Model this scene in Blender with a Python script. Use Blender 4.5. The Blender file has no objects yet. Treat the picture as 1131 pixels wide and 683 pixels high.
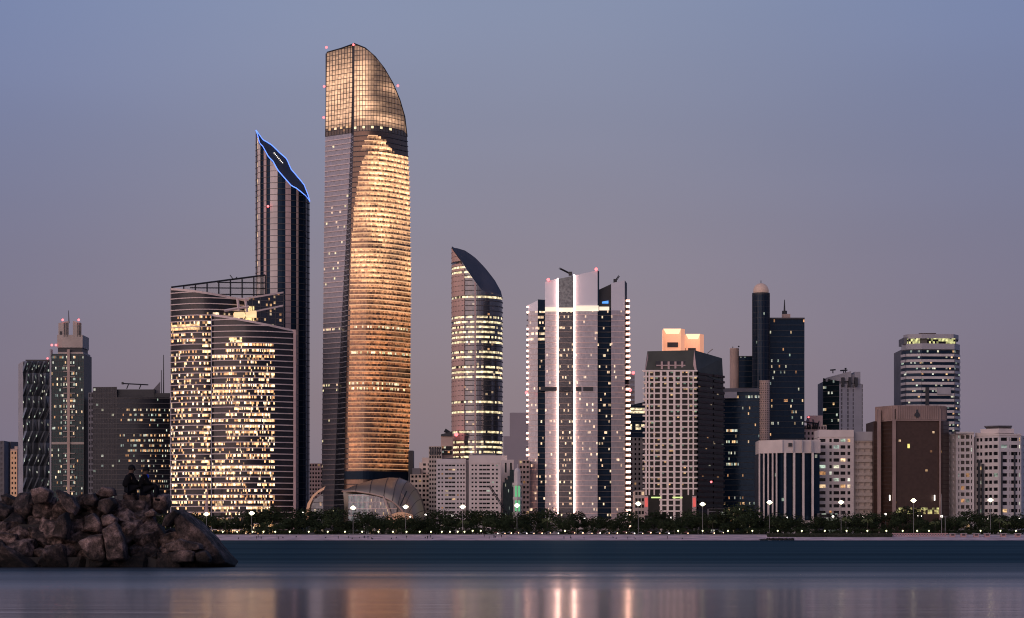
import bpy, bmesh, math, random
from mathutils import Vector, Matrix, noise
R = random.Random(7)
sc = bpy.context.scene
col = sc.collection
F = 2782.0
HZ = 595.0
CX = 565.5
G = 3.0                       # ground level of the city above the sea
def X(px, Y): return (px - CX) * Y / F
def Z(py, Y): return 1.0 + (HZ - py) * Y / F
def sp(a, b, t): return a + (b - a) * t
def lerpt(tab, x):
    if x <= tab[0][0]: return tab[0][1]
    for (a, b), (c, d) in zip(tab, tab[1:]):
        if x <= c: return b + (d - b) * (x - a) / (c - a)
    return tab[-1][1]
# ------------------------------------------------------------------ materials
def nt(name):
    m = bpy.data.materials.new(name); m.use_nodes = True
    n = m.node_tree; b = n.nodes['Principled BSDF']
    return m, n, b
def N(n, t, **kw):
    x = n.nodes.new(t)
    for k, v in kw.items():
        if k in x.inputs.keys() if hasattr(x.inputs, 'keys') else False: x.inputs[k].default_value = v
        else: setattr(x, k, v)
    return x
def surface(name, c, rough=.8, var=.25, scale=.15, metallic=0, bump=0, emis=None, spec=None, stretch=(1,1,1), randv=0.0):
    m, n, b = nt(name); L = n.links
    tc = n.nodes.new('ShaderNodeTexCoord'); mp = n.nodes.new('ShaderNodeMapping'); mp.inputs['Scale'].default_value = stretch
    L.new(tc.outputs['Object'], mp.inputs[0])
    nz = n.nodes.new('ShaderNodeTexNoise'); nz.inputs['Scale'].default_value = scale; nz.inputs['Detail'].default_value = 5
    L.new(mp.outputs[0], nz.inputs['Vector'])
    mr = n.nodes.new('ShaderNodeMapRange'); mr.inputs['From Min'].default_value = .3; mr.inputs['From Max'].default_value = .7
    mr.inputs['To Min'].default_value = 1 - var; mr.inputs['To Max'].default_value = 1 + var
    L.new(nz.outputs[0], mr.inputs[0])
    val = mr.outputs[0]
    if randv:
        oi = n.nodes.new('ShaderNodeObjectInfo'); m2 = n.nodes.new('ShaderNodeMapRange')
        m2.inputs['To Min'].default_value = 1 - randv; m2.inputs['To Max'].default_value = 1 + randv
        L.new(oi.outputs['Random'], m2.inputs[0])
        mu = n.nodes.new('ShaderNodeMath'); mu.operation = 'MULTIPLY'; L.new(val, mu.inputs[0]); L.new(m2.outputs[0], mu.inputs[1]); val = mu.outputs[0]
    vm = n.nodes.new('ShaderNodeVectorMath'); vm.operation = 'SCALE'; vm.inputs[0].default_value = c
    L.new(val, vm.inputs['Scale']); L.new(vm.outputs[0], b.inputs['Base Color'])
    b.inputs['Roughness'].default_value = rough; b.inputs['Metallic'].default_value = metallic
    if spec is not None: b.inputs['Specular IOR Level'].default_value = spec
    if bump:
        bp = n.nodes.new('ShaderNodeBump'); bp.inputs['Strength'].default_value = bump; bp.inputs['Distance'].default_value = .1
        n2 = n.nodes.new('ShaderNodeTexNoise'); n2.inputs['Scale'].default_value = scale * 5; n2.inputs['Detail'].default_value = 8
        L.new(tc.outputs['Object'], n2.inputs['Vector']); L.new(n2.outputs[0], bp.inputs['Height']); L.new(bp.outputs[0], b.inputs['Normal'])
    if emis:
        b.inputs['Emission Color'].default_value = (*emis[:3], 1); b.inputs['Emission Strength'].default_value = emis[3]
    return m
def lamp_mat(name, c, s, sample=True):
    m, n, b = nt(name)
    b.inputs['Base Color'].default_value = (.1, .1, .1, 1)
    b.inputs['Emission Color'].default_value = (*c, 1); b.inputs['Emission Strength'].default_value = s
    # a faint grain so that the glass of the lantern is not a flat disc
    nz = n.nodes.new('ShaderNodeTexNoise'); nz.inputs['Scale'].default_value = 2
    mr = n.nodes.new('ShaderNodeMapRange'); mr.inputs['To Min'].default_value = s * .7; mr.inputs['To Max'].default_value = s * 1.3
    n.links.new(nz.outputs[0], mr.inputs[0]); n.links.new(mr.outputs[0], b.inputs['Emission Strength'])
    if not sample: m.cycles.emission_sampling = 'NONE'
    return m
def glass(name, tint, metallic=.55, rough=.12, wob=.02, spec=.5, grain=1.0):
    """coated facade glass; the colour attribute holds each pane's room light or painted glow (rgb) and shade (a)"""
    m, n, b = nt(name); L = n.links
    at = n.nodes.new('ShaderNodeAttribute'); at.attribute_name = 'lit'
    tc = n.nodes.new('ShaderNodeTexCoord')
    nz = n.nodes.new('ShaderNodeTexNoise'); nz.inputs['Scale'].default_value = .55; nz.inputs['Detail'].default_value = 3
    L.new(tc.outputs['Object'], nz.inputs['Vector'])
    mr = n.nodes.new('ShaderNodeMapRange'); mr.inputs['From Min'].default_value = .38; mr.inputs['From Max'].default_value = .62
    mr.inputs['To Min'].default_value = 1 - .55 * grain; mr.inputs['To Max'].default_value = 1 + .5 * grain
    L.new(nz.outputs[0], mr.inputs[0])
    vm = n.nodes.new('ShaderNodeVectorMath'); vm.operation = 'SCALE'
    L.new(at.outputs['Color'], vm.inputs[0]); L.new(mr.outputs[0], vm.inputs['Scale'])
    L.new(vm.outputs[0], b.inputs['Emission Color']); b.inputs['Emission Strength'].default_value = 1
    v2 = n.nodes.new('ShaderNodeVectorMath'); v2.operation = 'SCALE'; v2.inputs[0].default_value = tint
    L.new(at.outputs['Alpha'], v2.inputs['Scale']); L.new(v2.outputs[0], b.inputs['Base Color'])
    b.inputs['Metallic'].default_value = metallic; b.inputs['Roughness'].default_value = rough; b.inputs['Specular IOR Level'].default_value = spec
    # slight waviness of the panes
    n2 = n.nodes.new('ShaderNodeTexNoise'); n2.inputs['Scale'].default_value = .12; L.new(tc.outputs['Object'], n2.inputs['Vector'])
    bp = n.nodes.new('ShaderNodeBump'); bp.inputs['Strength'].default_value = 1; bp.inputs['Distance'].default_value = wob * 4
    L.new(n2.outputs[0], bp.inputs['Height']); L.new(bp.outputs[0], b.inputs['Normal'])
    m.cycles.emission_sampling = 'NONE'
    return m
M = {}
M['g_dark'] = glass('glass_dark', (.055, .06, .075), .5)
M['g_slate'] = glass('glass_slate', (.026, .029, .040), .3, .2, .02, .15)
M['g_blue'] = glass('glass_blue_black', (.012, .026, .050), .25, .12, .02, .06)
M['g_teal'] = glass('glass_teal', (.02, .038, .046), .3, .2, .02, .2)
M['g_grey'] = glass('glass_grey', (.14, .145, .17), .6)
M['g_sail'] = glass('glass_sail', (.038, .036, .042), .4, .2, .02, .3)
M['g_facet'] = glass('glass_facet', (.10, .108, .125), .3, .4)
M['g_pink'] = glass('glass_rose', (.42, .385, .42), .3, .3)
M['g_brown'] = glass('glass_brown', (.075, .042, .032), .35, .3)
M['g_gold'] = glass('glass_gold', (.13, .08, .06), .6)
M['g_crown'] = glass('glass_crown', (.20, .15, .12), .5, .3, .02, .3, .25)
M['crownp'] = surface('crown_panel', (.52, .47, .54), var=.08, scale=.03, rough=.35, metallic=.2, emis=(1, .9, .95, .10))  # faint emission painted in to brighten the crown panels
M['g_win'] = glass('window_glass', (.012, .012, .015), .0, .2, .02, .18)
M['white'] = surface('white_concrete', (.70, .62, .61), var=.12, scale=.08)
M['white2'] = surface('warm_white_concrete', (.78, .66, .62), var=.12, scale=.08)
M['rosebrown'] = surface('rose_brown_stone', (.36, .25, .225), var=.14, scale=.12)
M['gridwhite'] = surface('glowing_white_concrete', (.80, .66, .62), var=.10, scale=.08, emis=(1, .72, .66, .10))  # faint emission brightens the grid, no floodlights stand by it
M['pink'] = surface('pink_sheen', (.62, .44, .42), var=.12, scale=.1)
M['tan'] = surface('tan_stone', (.60, .43, .37), var=.14, scale=.1)
M['beige'] = surface('beige_stone', (.56, .46, .41), var=.14, scale=.1)
M['grey'] = surface('grey_concrete', (.17, .16, .18), var=.15, scale=.08)
M['greyl'] = surface('light_grey_concrete', (.46, .43, .46), var=.12, scale=.08)
M['dark'] = surface('dark_cladding', (.035, .035, .045), var=.2, scale=.1, rough=.5)
M['darkg'] = surface('dark_olive_cladding', (.075, .075, .06), var=.2, scale=.1, rough=.6)
M['roofd'] = surface('slate_metal_roof', (.11, .10, .12), var=.15, scale=.05, rough=.8)
M['brown'] = surface('brown_stone', (.075, .048, .042), var=.15, scale=.1)
M['band'] = surface('aluminium_band', (.80, .62, .58), var=.08, rough=.5, metallic=.0)
M['bandd'] = surface('dark_aluminium_band', (.095, .085, .09), var=.1, rough=.6)
M['gband'] = surface('gilded_band', (.55, .34, .22), var=.15, rough=.35, metallic=.5)
M['lband'] = surface('gold_glow_floor_edge', (.5, .35, .25), var=.3, scale=.06, emis=(1, .55, .27, .85)); M['lband'].cycles.emission_sampling = 'NONE'  # gold light caught by the slab edges, painted as emission
M['lbandd'] = surface('dim_gold_glow_floor_edge', (.5, .35, .25), var=.3, scale=.06, emis=(1, .48, .22, .55)); M['lbandd'].cycles.emission_sampling = 'NONE'  # same painted gold glow, weaker
M['shell'] = surface('bronze_shell', (.30, .255, .225), var=.12, scale=.05, rough=.35, metallic=.45)
M['steel'] = surface('dark_steel', (.03, .03, .035), var=.2, rough=.5)
M['pole'] = surface('grey_pole_paint', (.28, .26, .26), var=.1, rough=.5)
M['litwhite'] = lamp_mat('warm_line_light', (1, .62, .50), 13, False)
M['litband'] = lamp_mat('ivory_strip_light', (1, .80, .62), 1.15, False)
M['edge'] = lamp_mat('balcony_edge_light', (1, .58, .42), 9, False)
M['blueline'] = lamp_mat('blue_line_light', (.10, .22, 1.0), 2.6, False)
M['red'] = lamp_mat('red_beacon_glass', (1, .13, .14), 3.5, False)
M['green'] = lamp_mat('green_wash_glow', (.22, 1, .42), .45, False)  # green floodlight wash painted as glowing panels on the shaft
M['orange'] = surface('glowing_stone', (.6, .42, .33), var=.2, scale=.08, emis=(1, .42, .24, .62)); M['orange'].cycles.emission_sampling = 'NONE'  # warm lighting of the roof boxes put into the stone as emission
M['peach'] = surface('glowing_ceiling', (.6, .42, .33), var=.2, scale=.08, emis=(1, .62, .38, 1.5)); M['peach'].cycles.emission_sampling = 'NONE'  # light under the soffit put into the surface as emission
M['flood'] = lamp_mat('floodlight_glass', (1, .93, .60), 7)
M['globe'] = lamp_mat('lamp_globe', (1, .98, .50), 4)
M['warm'] = lamp_mat('warm_lamp', (1, .62, .36), 4, False)
M['white_lamp'] = lamp_mat('white_lamp', (1, .9, .8), 3, False)
M['crown_glow'] = lamp_mat('interior_glow', (1, .66, .34), 1.1, False)

# ------------------------------------------------------------------ mesh building
class MB:
    def __init__(s): s.v = []; s.f = []; s.c = []
    def face(s, pts, c=None):
        i = len(s.v); s.v += [tuple(p) for p in pts]; s.f.append(tuple(range(i, i + len(pts)))); s.c.append(c or (0, 0, 0, 1))
    def prism(s, fp, z0, z1, cap=True):
        """footprint polygon; z0/z1 numbers or lists per vertex"""
        n = len(fp)
        a = z0 if isinstance(z0, (list, tuple)) else [z0] * n
        b = z1 if isinstance(z1, (list, tuple)) else [z1] * n
        for i in range(n):
            j = (i + 1) % n
            s.face([(*fp[i], a[i]), (*fp[j], a[j]), (*fp[j], b[j]), (*fp[i], b[i])])
        if cap:
            s.face([(*fp[i], b[i]) for i in range(n)]); s.face([(*fp[i], a[i]) for i in reversed(range(n))])
    def box(s, x0, x1, y0, y1, z0, z1): s.prism([(x0, y0), (x1, y0), (x1, y1), (x0, y1)], z0, z1)
    def cyl(s, cx, cy, r, z0, z1, n=16, r1=None):
        r1 = r if r1 is None else r1
        A = [(cx + r * math.cos(2 * math.pi * i / n), cy + r * math.sin(2 * math.pi * i / n), z0) for i in range(n)]
        B = [(cx + r1 * math.cos(2 * math.pi * i / n), cy + r1 * math.sin(2 * math.pi * i / n), z1) for i in range(n)]
        for i in range(n):
            j = (i + 1) % n; s.face([A[i], A[j], B[j], B[i]])
        s.face(B); s.face(A[::-1])
    def bar(s, p, q, r, n=5, r1=None):
        p = Vector(p); q = Vector(q); d = (q - p).normalized(); r1 = r if r1 is None else r1
        u = d.cross(Vector((0, 0, 1))) if abs(d.z) < .95 else d.cross(Vector((1, 0, 0)))
        u.normalize(); w = d.cross(u)
        A = [p + (u * math.cos(2 * math.pi * i / n) + w * math.sin(2 * math.pi * i / n)) * r for i in range(n)]
        B = [q + (u * math.cos(2 * math.pi * i / n) + w * math.sin(2 * math.pi * i / n)) * r1 for i in range(n)]
        for i in range(n):
            j = (i + 1) % n; s.face([A[i], A[j], B[j], B[i]])
        s.face(B); s.face(A[::-1])
    def ball(s, c, r, n=10, m=6, zs=1, lo=-1):
        for j in range(m):
            t0 = math.asin(lo + (1 - lo) * j / m) if False else sp(math.asin(lo), math.pi / 2, j / m); t1 = sp(math.asin(lo), math.pi / 2, (j + 1) / m)
            for i in range(n):
                a0 = 2 * math.pi * i / n; a1 = 2 * math.pi * (i + 1) / n
                P = lambda a, t: (c[0] + r * math.cos(t) * math.cos(a), c[1] + r * math.cos(t) * math.sin(a), c[2] + r * zs * math.sin(t))
                if j == m - 1: s.face([P(a0, t0), P(a1, t0), P(a0, t1)])
                else: s.face([P(a0, t0), P(a1, t0), P(a1, t1), P(a0, t1)])
    def build(s, name, mat, parent=None, smooth=False, kind=None):
        if not s.f: return None
        off = Vector(parent_loc(parent)) if parent else Vector((0, 0, 0))
        me = bpy.data.meshes.new(name)
        me.from_pydata([(x - off.x, y - off.y, z - off.z) for x, y, z in s.v], [], s.f)
        me.materials.append(M[mat] if isinstance(mat, str) else mat)
        if any(c != (0, 0, 0, 1) for c in s.c):
            at = me.color_attributes.new('lit', 'FLOAT_COLOR', 'CORNER')
            buf = []
            for f, c in zip(s.f, s.c): buf += list(c) * len(f)
            at.data.foreach_set('color', buf)
        else:
            at = me.color_attributes.new('lit', 'FLOAT_COLOR', 'CORNER')
            at.data.foreach_set('color', [0, 0, 0, 1] * len(me.loops))
        if smooth:
            bm = bmesh.new(); bm.from_mesh(me); bmesh.ops.remove_doubles(bm, verts=bm.verts, dist=.002); bm.to_mesh(me); bm.free()
            for p in me.polygons: p.use_smooth = True
        o = bpy.data.objects.new(name, me); col.objects.link(o)
        if parent: o.parent = parent
        if kind: o['kind'] = kind
        return o
_loc = {}
def parent_loc(o):
    v = Vector((0, 0, 0))
    while o is not None:
        v += Vector(_loc.get(o.name, (0, 0, 0))); o = o.parent
    return v
def thing(name, label, cat, loc, group=None, rz=0):
    o = bpy.data.objects.new(name, None); col.objects.link(o); o.location = loc; o.rotation_euler[2] = rz
    o.empty_display_size = 1
    _loc[o.name] = tuple(loc)
    o['label'] = label; o['category'] = cat
    if group: o['group'] = group
    return o
def tag(o, label, cat, group=None, kind=None):
    o['label'] = label; o['category'] = cat
    if group: o['group'] = group
    if kind: o['kind'] = kind
    return o
def struct(name, mb, mat):
    o = mb.build(name, mat); o['kind'] = 'structure'; return o

WARM = [(1.5, .93, .46), (1.3, .72, .33), (1.7, 1.15, .68), (1.1, .52, .22), (.85, .42, .18), (1.6, 1.2, .8), (.5, .24, .10), (.9, .62, .35)]
COOL = [(.75, .85, .70), (.9, .9, .75), (.5, .62, .5), (1.0, .95, .7), (.35, .42, .38)]
MIX = WARM + COOL
def pick(rnd, pal, k=1.0):
    c = rnd.choice(pal); k *= rnd.uniform(.45, 1.1); return (c[0] * k, c[1] * k, c[2] * k)

def flat(P0, P1, bulge=0.0):
    """surface function over a straight (or bowed) wall from P0 to P1, left to right as seen from the sea"""
    d = Vector((P1[0] - P0[0], P1[1] - P0[1])); n = Vector((d.y, -d.x)).normalized()
    def f(u, z):
        b = bulge * math.sin(math.pi * u)
        return (P0[0] + d.x * u + n.x * b, P0[1] + d.y * u + n.y * b)
    return f
def curtain(root, surf, z0, ztop, fh, nu, colf, gmat='g_dark', band=None, band_h=.5, out=.35, mull=None, mull_w=.25, mull_n=1, seed=1, individuals=100, split=2, bandf=None):
    """glass wall: panes, floor bands and uprights; lit panes are windows of their own"""
    rnd = random.Random(seed)
    zt = ztop if callable(ztop) else (lambda u: ztop)
    zmax = max(zt(i / nu) for i in range(nu + 1)); nf = max(1, int(math.ceil((zmax - z0) / fh - 1e-3)))
    dark = MB(); lits = []
    for k in range(nf):
        for s_ in range(split):
            za = z0 + (k + s_ / split) * fh; zb = z0 + (k + (s_ + 1) / split) * fh
            for i in range(nu):
                u0 = i / nu; u1 = (i + 1) / nu
                a0, a1 = min(za, zt(u0)), min(za, zt(u1)); b0, b1 = min(zb, zt(u0)), min(zb, zt(u1))
                if b0 - a0 < 1e-3 and b1 - a1 < 1e-3: continue
                pts = [(*surf(u0, a0), a0), (*surf(u1, a1), a1), (*surf(u1, b1), b1), (*surf(u0, b0), b0)]
                c = colf((u0 + u1) / 2, (za + zb) / 2, k, i, s_, rnd)
                if c is not None and max(c) > .03: lits.append((pts, (c[0], c[1], c[2], rnd.uniform(.7, 1.2))))
                else: dark.face(pts, (0, 0, 0, rnd.uniform(.9, 1.1)))
    dark.build('glazing', gmat, root)
    windows(root, lits, gmat, rnd, individuals)
    if band:
        mb = MB()
        for k in range(nf + 1):
            z = z0 + k * fh
            sub = nu
            for i in range(sub):
                u0, u1 = i / sub, (i + 1) / sub
                if zt(u0) < z - 1e-3 or zt(u1) < z - 1e-3: continue
                if bandf and not bandf((u0 + u1) / 2, z): continue
                strip(mb, surf, u0, u1, z, band_h, out)
        mb.build('floor_bands', band, root)
    if mull:
        mb = MB()
        for i in range(0, nu + 1, mull_n):
            u = i / nu; x, y = surf(u, z0); n = normal(surf, u, z0)
            zz = zt(u); x1, y1 = surf(u, zz)
            t = (n[1], -n[0]); w = mull_w / 2; o = out * .8
            mb.prism2 = None
            A = [(x - t[0] * w, y - t[1] * w), (x + t[0] * w, y + t[1] * w), (x + t[0] * w + n[0] * o, y + t[1] * w + n[1] * o), (x - t[0] * w + n[0] * o, y - t[1] * w + n[1] * o)]
            dx, dy = x1 - x, y1 - y
            for a in range(4):
                b = (a + 1) % 4
                mb.face([(*A[a], z0), (*A[b], z0), (A[b][0] + dx, A[b][1] + dy, zz), (A[a][0] + dx, A[a][1] + dy, zz)])
        mb.build('mullions', mull, root)
def windows(root, lits, gmat, rnd, individuals=100, pane_name='lit_window'):
    idx = list(range(len(lits))); rnd.shuffle(idx); sel = set(idx[:individuals]); rest = MB()
    for q, (pts, c) in enumerate(lits):
        if q in sel:
            w = MB(); w.face(pts, c); w.build('window', gmat, root)
        else: rest.face(pts, c)
    rest.build('windows', gmat, root, kind='stuff')
def normal(surf, u, z):
    a = surf(max(0, u - .01), z); b = surf(min(1, u + .01), z); d = Vector((b[0] - a[0], b[1] - a[1])).normalized()
    return (d.y, -d.x)
def strip(mb, surf, u0, u1, z, h, out):
    n0 = normal(surf, u0, z); n1 = normal(surf, u1, z); a = surf(u0, z); b = surf(u1, z)
    A = (a[0] + n0[0] * out, a[1] + n0[1] * out); B = (b[0] + n1[0] * out, b[1] + n1[1] * out)
    z1 = z + h / 2; z0 = z - h / 2
    mb.face([(*A, z0), (*B, z0), (*B, z1), (*A, z1)])
    mb.face([(*A, z1), (*B, z1), (*b, z1), (*a, z1)])
    mb.face([(*a, z0), (*b, z0), (*B, z0), (*A, z0)])
def punched(root, P0, P1, z0, z1, nf, cols, v0=.3, v1=.8, rec=.6, wall='white', lit=.08, pal=MIX, seed=3, gmat='g_win', colmask=None, individuals=100, litk=.8, name='wall'):
    """solid wall with recessed openings; cols = list of (u0,u1) opening spans"""
    rnd = random.Random(seed)
    d = Vector((P1[0] - P0[0], P1[1] - P0[1])); n = Vector((d.y, -d.x)).normalized()
    def P(u, z, o=0): return (P0[0] + d.x * u + n.x * o, P0[1] + d.y * u + n.y * o, z)
    w = MB(); L = []; fh = (z1 - z0) / nf
    for k in range(nf):
        za = z0 + k * fh; a = za + v0 * fh; b = za + v1 * fh; zb = za + fh
        w.face([P(0, za), P(1, za), P(1, a), P(0, a)]); w.face([P(0, b), P(1, b), P(1, zb), P(0, zb)])
        e = 0.0
        for (u0, u1) in cols:
            w.face([P(e, a), P(u0, a), P(u0, b), P(e, b)]); e = u1
            if colmask and not colmask(k, (u0 + u1) / 2):
                w.face([P(u0, a), P(u1, a), P(u1, b), P(u0, b)]); continue
            w.face([P(u0, a), P(u0, a, -rec), P(u0, b, -rec), P(u0, b)]); w.face([P(u1, a, -rec), P(u1, a), P(u1, b), P(u1, b, -rec)])
            w.face([P(u0, a), P(u1, a), P(u1, a, -rec), P(u0, a, -rec)]); w.face([P(u0, b, -rec), P(u1, b, -rec), P(u1, b), P(u0, b)])
            m = max(1, round((u1 - u0) * d.length / 3.2))
            for q in range(m):
                s0, s1 = sp(u0, u1, q / m), sp(u0, u1, (q + 1) / m)
                c = (*pick(rnd, pal, litk), rnd.uniform(.6, 1.3)) if rnd.random() < lit else (0, 0, 0.0001, rnd.uniform(.4, 1.8))
                L.append(([P(s0, a, -rec), P(s1, a, -rec), P(s1, b, -rec), P(s0, b, -rec)], c))
        w.face([P(e, a), P(1, a), P(1, b), P(e, b)])
    w.build(name, wall, root)
    L.sort(key=lambda t: -t[1][0]);
    windows(root, L, gmat, rnd, individuals)
def even(n, gap=.35, m=0.02):
    w = (1 - 2 * m) / n; return [(m + w * i + w * gap / 2, m + w * (i + 1) - w * gap / 2) for i in range(n)]
def core(root, front, depth, z0, z1, mat, name='body', inset=.5):
    """solid body behind the facades: front polyline [(x,y)..] pushed back by inset, closed at depth"""
    f = [(x, y + inset) for x, y in front]
    b = [(x, y + depth) for x, y in reversed(front)]
    mb = MB()
    fp = f + b
    if isinstance(z1, (list, tuple)): zz = list(z1) + list(reversed(z1))
    else: zz = z1
    mb.prism(fp, z0, zz); return mb.build(name, mat, root)
def beacon(root, px, py, Y, r=.7, dy=0):
    mb = MB(); mb.ball((X(px, Y), Y + dy, Z(py, Y)), r, 8, 5); mb.build('beacon', 'red', root)
def PT(px, Y): return (X(px, Y), Y)
def lit_rand(p, pal=WARM, k=1.0):
    return lambda u, z, kf, i, s, r: pick(r, pal, k) if (s == 1 and r.random() < p * 1.3) else None

# ================================================================== 1 far left low blocks
t = thing('tower_block', 'narrow dark grey block cut off by the left edge of the photo', 'building', (X(0, 2000), 2000, G))
core(t, [PT(-14, 2000), PT(4.5, 2000)], 25, G, Z(487, 2000), 'grey')
punched(t, PT(-14, 2000), PT(4.5, 2000), G, Z(487, 2000), 18, even(4, .5), wall='grey', lit=.03, seed=11, litk=.4)
t = thing('tower_block', 'slim grey block standing behind the small orange-glowing block at far left', 'building', (X(12, 2020), 2020, G))
core(t, [PT(5, 2020), PT(12, 2018), PT(20, 2025)], 22, G, Z(488, 2020), 'grey')
punched(t, PT(6, 2020), PT(12, 2018), G, Z(500, 2020), 18, even(2, .6), wall='grey', lit=.02, seed=12, litk=.4)
t = thing('apartment_block', 'small orange-glowing tan block beside the slim grey block at far left', 'building', (X(16, 1980), 1980, G))
core(t, [PT(11.5, 1980), PT(19, 1980)], 18, G, Z(496, 1980), 'tan')
M['orangewall'] = surface('glowing_tan_wall', (.5, .3, .2), var=.2, scale=.1, emis=(1, .5, .3, .22)); M['orangewall'].cycles.emission_sampling = 'NONE'  # orange lighting put into the surface as emission
punched(t, PT(11.5, 1979), PT(19, 1979), G, Z(498, 1980), 17, even(2, .45, .05), wall='orangewall', lit=.05, seed=13, litk=.4)
mb = MB(); mb.box(X(15.5, 1980), X(19, 1980), 1982, 1990, Z(496, 1980), Z(493, 1980)); mb.build('penthouse', 'tan', t)

# ================================================================== 2 faceted dark tower, left
Y0 = 1850
t = thing('office_tower', 'dark tower with zigzag faceted glass beside the beige-crowned tower', 'skyscraper', (X(38, Y0), Y0, G))
zt = Z(399, Y0)
core(t, [PT(20.2, Y0 + 12), PT(25, Y0 + 2), PT(54.5, Y0 + 4)], 34, G, [Z(401, Y0), zt, Z(400, Y0)], 'grey', inset=.9)
side = MB(); a = PT(20.2, Y0 + 12); b = PT(25.6, Y0)
side.face([(*a, G), (*b, G), (*b, zt), (*a, Z(401, Y0))]); side.build('side_wall', 'greyl', t)
fac = MB(); facl = []
nf = 15; nu = 9; rr = random.Random(5); x0, x1 = X(25.6, Y0), X(54.5, Y0); H = (zt - G) / nf
def fz(i, k):   # folded surface: vertices step in and out
    return Y0 + 4 * (i / nu) + (1.6 if (i + k) % 2 else -1.6) + rr.uniform(-.1, .1)
grid = [[(sp(x0, x1, i / nu) + (0 if i in (0, nu) else (.9 if k % 2 else -.9)), fz(i, k), sp(G, zt, k / nf)) for i in range(nu + 1)] for k in range(nf + 1)]
for k in range(nf):
    for i in range(nu):
        a, b, c, d = grid[k][i], grid[k][i + 1], grid[k + 1][i + 1], grid[k + 1][i]
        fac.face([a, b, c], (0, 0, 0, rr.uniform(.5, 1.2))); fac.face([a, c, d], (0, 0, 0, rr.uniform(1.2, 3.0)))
        for q in range(2):
            if rr.random() < (.30 if k < nf - 1 else .5):
                uu, vv = rr.uniform(.05, .6), rr.uniform(.05, .75); wd = rr.uniform(.15, .35)
                g = lambda u, v: tuple(sp(sp(a[j], b[j], u), sp(d[j], c[j], u), v) - (2.2 if j == 1 else 0) for j in range(3))
                facl.append(([g(uu, vv), g(uu + wd, vv), g(uu + wd, vv + .18), g(uu, vv + .18)], (*pick(rr, COOL, .65), 1)))
fac.build('faceted_glazing', 'g_facet', t); windows(t, facl, 'g_teal', rr, 100)
mb = MB(); mb.box(X(27, Y0), X(54, Y0), Y0 + 4, Y0 + 30, zt, Z(397, Y0)); mb.build('parapet', 'dark', t)
beacon(t, 52.5, 396, Y0 + 2)
# ================================================================== 3 beige crown tower
Y0 = 1800
t = thing('office_tower', 'tower with stepped beige stone crown and red beacons at left', 'skyscraper', (X(74, Y0), Y0, G))
fr = [PT(56.5, Y0), PT(92.5, Y0)]
zt = Z(391, Y0)
core(t, fr, 34, G, zt, 'dark')
def f3(u, z, k, i, s, r):
    p = .28 if .25 < u < .8 else .12
    if abs(z - Z(490, 1800)) < 4: return None
    if z < Z(490, 1800): p *= .6
    return pick(r, WARM + COOL * 2, .75) if s == 1 and r.random() < p * 1.2 else None
curtain(t, flat(*fr), G, zt, 3.9, 24, f3, 'g_teal', 'bandd', .5, .3, 'bandd', .25, 2, seed=21)
mb = MB(); mb.box(X(74.5, Y0), X(77.5, Y0), Y0 - 1.6, Y0 + 1, G, zt + 3); mb.build('central_pier', 'tan', t)
mb = MB(); k = 0
while G + 4 + k * 3.9 < zt - 6:
    z = G + 4 + k * 3.9
    if not (Z(496, Y0) < z < Z(484, Y0)): mb.box(X(70, Y0), X(83, Y0), Y0 - 1.3, Y0, z, z + .55)
    k += 1
mb.build('balcony_slabs', 'beige', t)
mb = MB(); mb.box(X(56, Y0), X(92.8, Y0), Y0 - .8, Y0 + 1, Z(491, Y0), Z(488.5, Y0)); mb.build('mid_cornice', 'beige', t)
mb = MB(); mb.box(X(64, Y0), X(92, Y0), Y0 - .2, Y0 + 30, zt, Z(389, Y0)); mb.box(X(63, Y0), X(91, Y0), Y0 + .6, Y0 + 28, Z(384, Y0), Z(370, Y0))
mb.build('crown_block', 'beige', t)
mb = MB(); mb.box(X(63.5, Y0), X(90, Y0), Y0 + 1.6, Y0 + 27, Z(389, Y0), Z(384, Y0)); mb.build('louvre_storey', 'dark', t)
for (a, b, c, d) in ((64.5, 76, 357, 354.5), (80.5, 90, 354.5, 357)):
    mb = MB(); mb.prism([PT(a, Y0 + 1), PT(b, Y0 + 1), PT(b, Y0 + 14), PT(a, Y0 + 14)], Z(370, Y0), [Z(c, Y0), Z(d, Y0), Z(d, Y0), Z(c, Y0)])
    o = mb.build('crown_pylon', 'beige', t)
    mb = MB(); mb.box(X(a + (1.2 if a < 70 else 6.5), Y0), X(a + (3.8 if a < 70 else 8.2), Y0), Y0 + .7, Y0 + 1.4, Z(372, Y0), Z(366, Y0)); mb.build('opening', 'dark', o)
    mb = MB()
    for q in (.5, .68, .84): mb.box(X(sp(a, b, q), Y0), X(sp(a, b, q) + .7, Y0), Y0 + .5, Y0 + 1.4, Z(372, Y0), Z(356.5, Y0))
    mb.build('slots', 'bandd', o)
mb = MB(); mb.bar((X(74, Y0), Y0 + 8, Z(356, Y0)), (X(73.5, Y0), Y0 + 8, Z(342, Y0)), .45, r1=.2); mb.build('antenna', 'steel', t)
mb = MB(); mb.box(X(55.2, Y0), X(57, Y0), Y0 - 1, Y0 + 4, G, Z(386, Y0)); mb.build('corner_fin', 'greyl', t)
for p in ((69.3, 353.5), (87, 353.5), (57.3, 381.3), (61.8, 381.3)): beacon(t, *p, Y0, .85)
# lit low block in the gap
t = thing('apartment_block', 'low block with pale balconies in the gap right of the crowned tower', 'building', (X(95, 1950), 1950, G))
core(t, [PT(88, 1950), PT(100, 1950)], 20, G, Z(503, 1950), 'grey')
punched(t, PT(88, 1949), PT(100, 1949), G, Z(503, 1950), 14, even(4, .3), wall='grey', lit=.3, pal=WARM + COOL, seed=14, litk=.5)

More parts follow.
